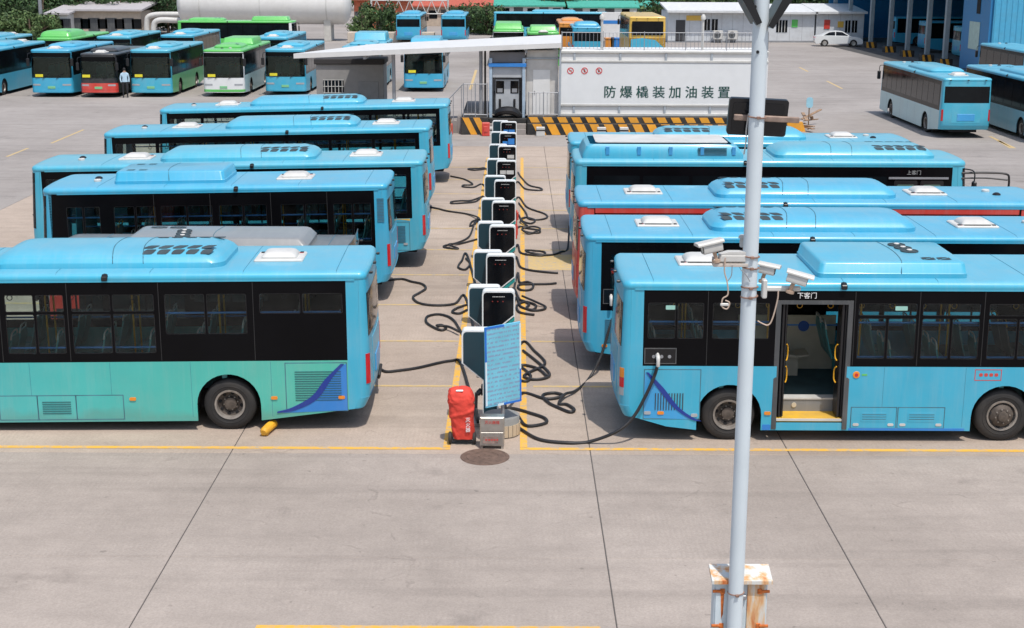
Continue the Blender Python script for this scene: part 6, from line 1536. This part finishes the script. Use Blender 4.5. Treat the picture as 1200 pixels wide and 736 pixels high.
# ================================================================== white storage tank
r_ = empty('storage_tank', (0, 0, 0)); tag(r_, 'large white horizontal storage tank on saddles', 'tank')
Yt = 146.0; zc_, rt = 3.55, 1.95; xr = gy(413, 15, Yt).x; xl = xr-17.5
prof = [(0, -.75), (rt*.45, -.68), (rt*.75, -.48), (rt*.94, -.2), (rt, 0), (rt, 15.9), (rt*.94, 16.1), (rt*.75, 16.38), (rt*.45, 16.58), (0, 16.65)]
m = MB(); m.lathe(prof, c=(xl+.75, Yt, zc_), axis='x', n=40); m.build('tank_shell', mat('tank_white', (.68, .67, .65), rough=.4, var=.03, dirt=.12), r_, smooth=50)
for k, xx in enumerate((xl+2.5, xl+8.5, xr-2.4)):
    m = MB(); m.box(xx-.35, xx+.35, Yt-1.3, Yt+1.3, 0, zc_-1.1, .03); m.build('saddle', mat('tank_saddle', (.52, .50, .46), rough=.7), r_)
    m = MB(); m.lathe([(rt+.012, -.06), (rt+.012, .06)], c=(xx, Yt, zc_), axis='x', n=40); m.build('tank_band', M_HATCH, r_)
m = MB(); m.box(-16.5, -8.0, 142, 144, 0, 1.0, .03); o = m.build('low_wall', mat('cream_block_wall', (.52, .45, .37), rough=.85)); tag(o, 'low cream wall beside the white tank', 'wall')
# pipes and grey sheds behind the left rows
def pipe(label, pts, r=.28):
    m = MB(); m.tube(smooth_path(pts, 5), r, 12); o = m.build('white_pipe', M_HATCH); tag(o, label, 'pipe')
a = gy(172, 27, 150); b_ = gy(178, 18, 150); c_ = gy(214, 15, 150)
pipe('tall white pipe bend left of the tank', [(a.x, 150, 0), (a.x, 150, 1.5), (b_.x, 150, b_.z), (c_.x, 150, b_.z+.1), (c_.x+6, 150, b_.z+.1)])
a = gy(180, 30, 147); c_ = gy(212, 24, 147)
pipe('lower white pipe bend left of the tank', [(a.x, 147, 0), (a.x, 147, 1.2), (a.x+.5, 147, c_.z), (c_.x, 147, c_.z), (c_.x+5, 147, c_.z)])
def shed(label, x0, x1, y, h, wall, roof, name='far_shed', d=6, n=6):
    r = empty(name, ((x0+x1)/2, y, 0)); tag(r, label, 'building'); w2 = (x1-x0)/2
    m = MB(); m.box(-w2, w2, 0, d, 0, h-.3, .02); m.build('wall', wall, r)
    m = MB(); m.prism([[(-.5, h-.3), (d+.3, h+.3), (d+.3, h+.5), (-.5, h-.12)]], lambda a, c: (-w2-.3, a, c), lambda a, c: (w2+.3, a, c)); m.build('roof', roof, r)
    for k in range(n):
        xx = -w2+(k+.5)*2*w2/n
        if k % 2: 
            m = MB(); m.box(xx-.5, xx+.5, -.03, 0, .9, 1.9); m.build('window', M_DGLASS, r)
        else:
            m = MB(); m.box(xx-.6, xx+.6, -.03, 0, 0, 2.0); m.build('door', P_DGREY, r)
shed('long grey shed behind the left back row', gy(85, 25, 150).x, gy(165, 25, 150).x, 150, 3.0, mat('cream_wall', (.48, .40, .32), rough=.8), mat('grey_roof', (.42, .40, .40), rough=.7), n=8)
shed('small white hut left of the long grey shed', gy(57, 25, 148).x, gy(80, 25, 148).x, 148, 2.7, M_WHITEW, mat('grey_roof', (.4, .4, .4)), n=3)
shed('red walled shed between the tank and far blue buses', gy(415, 15, 172).x, gy(478, 15, 172).x, 172, 3.6, mat('orange_red_wall', (.52, .14, .07), rough=.8, var=.2), mat('rust_roof', (.40, .15, .10), rough=.8), n=5)
shed('red roofed shed behind the far blue buses', gy(485, 15, 180).x, gy(575, 15, 180).x, 180, 2.6, mat('cream_wall', (.48, .40, .32)), mat('red_roof', (.45, .10, .06), rough=.8, var=.2), n=6)
shed('green roofed shed beyond the long blue bus', gy(570, 10, 190).x, gy(660, 10, 190).x, 190, 2.4, M_WHITEW, mat('green_roof', (.06, .36, .27), rough=.7, var=.2), n=6)
shed('second green roofed shed beyond the yellow bus', gy(668, 10, 188).x, gy(780, 10, 188).x, 188, 2.3, M_WHITEW, mat('green_roof', (.06, .36, .27)), n=6)
# white lattice frame
r_ = empty('lattice_frame', (0, 0, 0)); tag(r_, 'white steel lattice frame rising behind the far blue buses', 'lattice')
Yl = 168; xa, xb_ = gy(435, 5, Yl).x, gy(525, 5, Yl).x; n = 7
m = MB(); m.cyl((xa, Yl, 1.9), (xb_, Yl, 1.9), .07, 6); m.build('chord', M_HATCH, r_); m = MB(); m.cyl((xa, Yl, 3.4), (xb_, Yl, 3.4), .07, 6); m.build('chord', M_HATCH, r_)
for k in range(n):
    u0, u1 = xa+(xb_-xa)*k/n, xa+(xb_-xa)*(k+1)/n
    m = MB(); m.cyl((u0, Yl, 1.9), ((u0+u1)/2, Yl, 3.4), .05, 6); m.build('brace', M_HATCH, r_)
    m = MB(); m.cyl(((u0+u1)/2, Yl, 3.4), (u1, Yl, 1.9), .05, 6); m.build('brace', M_HATCH, r_)
for xx in (xa, xb_):
    m = MB(); m.cyl((xx, Yl, 0), (xx, Yl, 6), .12, 8); m.build('lattice_post', M_HATCH, r_)
# info board and bins left of the yellow bus
p = gy(720, 20, 128)
r_ = empty('info_board', (p.x, 128, 0)); tag(r_, 'white and blue information board left of the yellow bus', 'sign')
m = MB(); m.box(-1.1, 1.1, -.05, .05, 1.0, 3.5, .02); m.build('board_panel', M_WHITEW, r_); m = MB(); m.box(-1.05, 1.05, -.06, -.05, 2.5, 2.8); m.build('blue_band', P_BRIGHT, r_)
m = MB(); m.cyl((-.9, 0, 0), (-.9, 0, 1), .05, 6); m.cyl((.9, 0, 0), (.9, 0, 1), .05, 6); m.build('board_leg', M_GREYST, r_)
for px_, mm, lb in ((714, P_ORANGE, 'orange bin left of the yellow bus'), (721, P_BRIGHT, 'blue bin left of the yellow bus')):
    p = gy(px_, 45, 122); m = MB(); m.prism([[(-.32, 0), (.32, 0), (.40, 1.5), (-.40, 1.5)]], lambda a, c: (a, -.4, c), lambda a, c: (a, .4, c)); m.box(-.43, .43, -.45, .45, 1.5, 1.62, .03); o = m.build('waste_bin', mm, loc=(p.x, 122, 0)); tag(o, lb, 'bin')
# ================================================================== lamp posts left
for i, (px_, Y) in enumerate(((48, 152), (124, 160))):
    p = gy(px_, 20, Y); m = MB(); m.tube([(0, 0, 0), (0, 0, 9)], [.22 if i == 0 else .1, .14 if i == 0 else .07], 10); o = m.build('lamp_post', M_GREYST, loc=(p.x, Y, 0)); tag(o, ['thick grey pole before the trees', 'thin grey pole before the dark trees'][i], 'pole')

# ================================================================== trees and shrubs closing the yard
def leafmat(name, c):
    m = mat(name, c, rough=.7, var=.45, scale=.9); t = m.node_tree; b = t.nodes['Principled BSDF']
    b.inputs['Subsurface Weight'].default_value = 0; return m
LM = [leafmat('dark_leaf', (.030, .068, .022)), leafmat('mid_leaf', (.052, .105, .028)), leafmat('light_leaf', (.085, .135, .040))]
M_BARK = mat('bark', (.14, .10, .07), rough=.9, var=.3)
TREES = []
def tree_meshes(seed, h, rad, zlow, nl, lm):
    rd = random.Random(seed); tb = MB(); tips = []
    tb.tube([(0, 0, 0), (.05, .03, h*.3), (-.05, .02, h*.6), (.04, 0, h*.85)], [.16, .13, .08, .03], 8)
    for k in range(9):
        a = rd.uniform(0, 6.28); z0 = h*rd.uniform(.15, .65); e = Vector((math.cos(a)*rad*rd.uniform(.5, .95), math.sin(a)*rad*rd.uniform(.5, .95), z0+h*rd.uniform(.05, .3)))
        tb.tube([(0, 0, z0), tuple(e*.5+Vector((0, 0, z0*.5+.1))), tuple(e)], [.06, .045, .02], 5); tips.append(e)
    cb = MB(); clumps = [(e, rd.uniform(.5, .95)*rad*.55) for e in tips]
    for k in range(16):
        a = rd.uniform(0, 6.28); rr_ = rad*math.sqrt(rd.random()); z = rd.uniform(zlow, h); q = 1-((z-(zlow+h)/2)/((h-zlow)/2+.4))**2
        clumps.append((Vector((math.cos(a)*rr_*q**.5, math.sin(a)*rr_*q**.5, z)), rad*rd.uniform(.22, .45)))
    for k in range(nl):
        c, r = rd.choice(clumps); d = Vector((rd.gauss(0, 1), rd.gauss(0, 1), rd.gauss(0, .8))).normalized()
        p = c+d*r*rd.uniform(.6, 1.08)
        if p.z < .15: p.z = .15+rd.random()*.3
        s = rd.uniform(.10, .24); t1 = d.orthogonal().normalized(); t1 = (t1*math.cos(k)+d.cross(t1)*math.sin(k)).normalized(); t2 = (d.cross(t1)+d*rd.uniform(-.6, .6)).normalized()
        cb.add([tuple(p-t1*s*.5), tuple(p+t2*s), tuple(p+t1*s*.5+t2*s*.2), tuple(p-t2*s*.8)], [(0, 1, 2, 3)], 0 if rd.random() < .6 else 1)
    me = bpy.data.meshes.new('crown'); me.from_pydata(cb.v, [], cb.f); me.polygons.foreach_set('material_index', cb.m)
    for x in lm: me.materials.append(x)
    return tb.mesh('trunk', M_BARK), me
for i in range(6):
    TREES.append(tree_meshes(20+i, [5.5, 6.5, 4.2, 5.0, 3.2, 2.6][i], [2.6, 3.0, 2.2, 2.4, 1.9, 1.6][i], [.8, 1.0, .3, .6, .1, .1][i], [3200, 3600, 2600, 2800, 2000, 1600][i], [(LM[0], LM[1]), (LM[0], LM[0]), (LM[1], LM[2]), (LM[0], LM[1]), (LM[1], LM[0]), (LM[2], LM[1])][i]))
rd = random.Random(11); cnt = 0
def tree(px, Y, v, label, group, sc=1.0):
    p = gy(px, 10, Y); r = empty('tree' if v < 4 else 'shrub', (p.x, Y, 0), rd.uniform(0, 6.28)); r.scale = (sc, sc, sc*rd.uniform(.9, 1.1)); tag(r, label, 'tree' if v < 4 else 'shrub', group)
    link('trunk', TREES[v][0], r); link('crown', TREES[v][1], r)
for k in range(15): tree(-25+18.5*k+rd.uniform(-6, 6), 158+rd.uniform(-3, 4), rd.choice((0, 1, 3)), 'dark leafy tree behind the sheds on the tank side of the yard', 'dark trees behind the left sheds')
for k in range(13): tree(-25+22*k+rd.uniform(-6, 6), 168+rd.uniform(-3, 6), rd.choice((0, 1)), 'dark leafy tree in the back line beyond the left sheds', 'dark trees in the back line')
for k in range(7): tree(4+8*k+rd.uniform(-3, 3), 145+rd.uniform(-2, 2), 5, 'light green shrub by the thick grey pole', 'shrubs by the thick grey pole')
for k, px_ in enumerate((424, 442, 458, 545, 563, 572, 590)): tree(px_, 155+rd.uniform(-4, 8), 4 if k % 2 else 5, 'green shrub growing beside the far blue buses', 'shrubs beside the far buses')
for k in range(14): tree(425+28*k+rd.uniform(-8, 8), 200+rd.uniform(-6, 10), rd.choice((2, 3, 0)), 'green tree beyond the red and green roofed sheds', 'trees beyond the roofed sheds')
for k in range(14): tree(775+19*k+rd.uniform(-6, 6), 166+rd.uniform(-4, 8), rd.choice((0, 2, 3)), 'green tree behind the white site buildings', 'trees behind the site buildings', 1.15)
# far hedge line so that the open ground ends in green
m = MB(); rd2 = random.Random(5)
for k in range(26000):
    x = rd2.uniform(-140, 140); y = 232+rd2.uniform(0, 14); h = 7+2.5*math.sin(x*.13)+1.5*math.sin(x*.41); z = h*rd2.random()**.8
    s = rd2.uniform(.25, .55); a = rd2.uniform(0, 6.28); t1 = Vector((math.cos(a), math.sin(a), rd2.uniform(-.5, .5))); t2 = Vector((rd2.uniform(-.5, .5), rd2.uniform(-.5, .5), 1))
    p = Vector((x, y, z+.2)); m.add([tuple(p-t1*s), tuple(p-t2*s), tuple(p+t1*s), tuple(p+t2*s)], [(0, 1, 2, 3)], rd2.choice((0, 0, 1)))
me = bpy.data.meshes.new('far_woodland'); me.from_pydata(m.v, [], m.f); me.polygons.foreach_set('material_index', m.m); me.materials.append(LM[0]); me.materials.append(LM[1])
tag(link('far_woodland', me), 'belt of dark woodland closing the far end of the yard', 'woodland', kind='stuff')
# ================================================================== person
def person(p, rz):
    r = empty('person', p, rz); tag(r, 'person in light blue shirt and dark trousers standing by the bus', 'person')
    V = [(0, 0, .95), (0, .01, 1.15), (0, .01, 1.38), (0, 0, 1.50), (0, -.01, 1.60),
         (.10, 0, .92), (.11, -.02, .50), (.11, .02, .09), (.11, -.10, .04), (-.10, 0, .92), (-.12, .03, .50), (-.12, .05, .09), (-.12, -.07, .04),
         (.19, .01, 1.36), (.24, .02, 1.10), (.22, -.06, .88), (.22, -.09, .80), (-.19, .01, 1.36), (-.25, .0, 1.10), (-.22, -.10, .90), (-.21, -.13, .82)]
    E_ = [(0, 1), (1, 2), (2, 3), (3, 4), (0, 5), (5, 6), (6, 7), (7, 8), (0, 9), (9, 10), (10, 11), (11, 12), (2, 13), (13, 14), (14, 15), (15, 16), (2, 17), (17, 18), (18, 19), (19, 20)]
    Rr = [.14, .13, .145, .055, .09, .095, .065, .042, .04, .095, .065, .042, .04, .06, .047, .036, .034, .06, .047, .036, .034]
    me = bpy.data.meshes.new('body'); me.from_pydata(V, E_, []); o = link('body', me, r)
    md = o.modifiers.new('skin', 'SKIN'); 
    for i, sv in enumerate(me.skin_vertices[0].data): sv.radius = (Rr[i]*1.1 if i < 3 else Rr[i], Rr[i]*(.72 if i < 3 else 1)); sv.use_root = (i == 0)
    o.modifiers.new('sub', 'SUBSURF').levels = 1
    m = bpy.data.materials.new('clothing'); m.use_nodes = True; t = m.node_tree; b = t.nodes['Principled BSDF']
    tc = nn(t, 'ShaderNodeTexCoord'); sp = nn(t, 'ShaderNodeSeparateXYZ'); t.links.new(tc.outputs['Object'], sp.inputs[0])
    cr = nn(t, 'ShaderNodeValToRGB'); cr.color_ramp.interpolation = 'CONSTANT'; e = cr.color_ramp.elements
    e[0].position = 0; e[0].color = (.02, .02, .025, 1); e[1].position = .52; e[1].color = (.42, .58, .70, 1); x = e.new(.835); x.color = (.45, .27, .19, 1)
    dv = nn(t, 'ShaderNodeMath', operation='DIVIDE'); dv.inputs[1].default_value = 1.75; t.links.new(sp.outputs[2], dv.inputs[0]); t.links.new(dv.outputs[0], cr.inputs[0]); t.links.new(cr.outputs[0], b.inputs['Base Color']); b.inputs['Roughness'].default_value = .8
    me.materials.append(m)
    h = MB(); rows = []
    for z, k in ((1.58, .096), (1.63, .104), (1.68, .098), (1.72, .07), (1.735, .02)): rows.append([(k*.88*math.cos(a*PI/6), .02+k*math.sin(a*PI/6), z) for a in range(12)])
    h.grid(rows, True); h.build('hair', mat('black_hair', (.012, .010, .010), rough=.6), r)
p = gz(147.5, 114.5); person((p.x, p.y, 0), R(20))
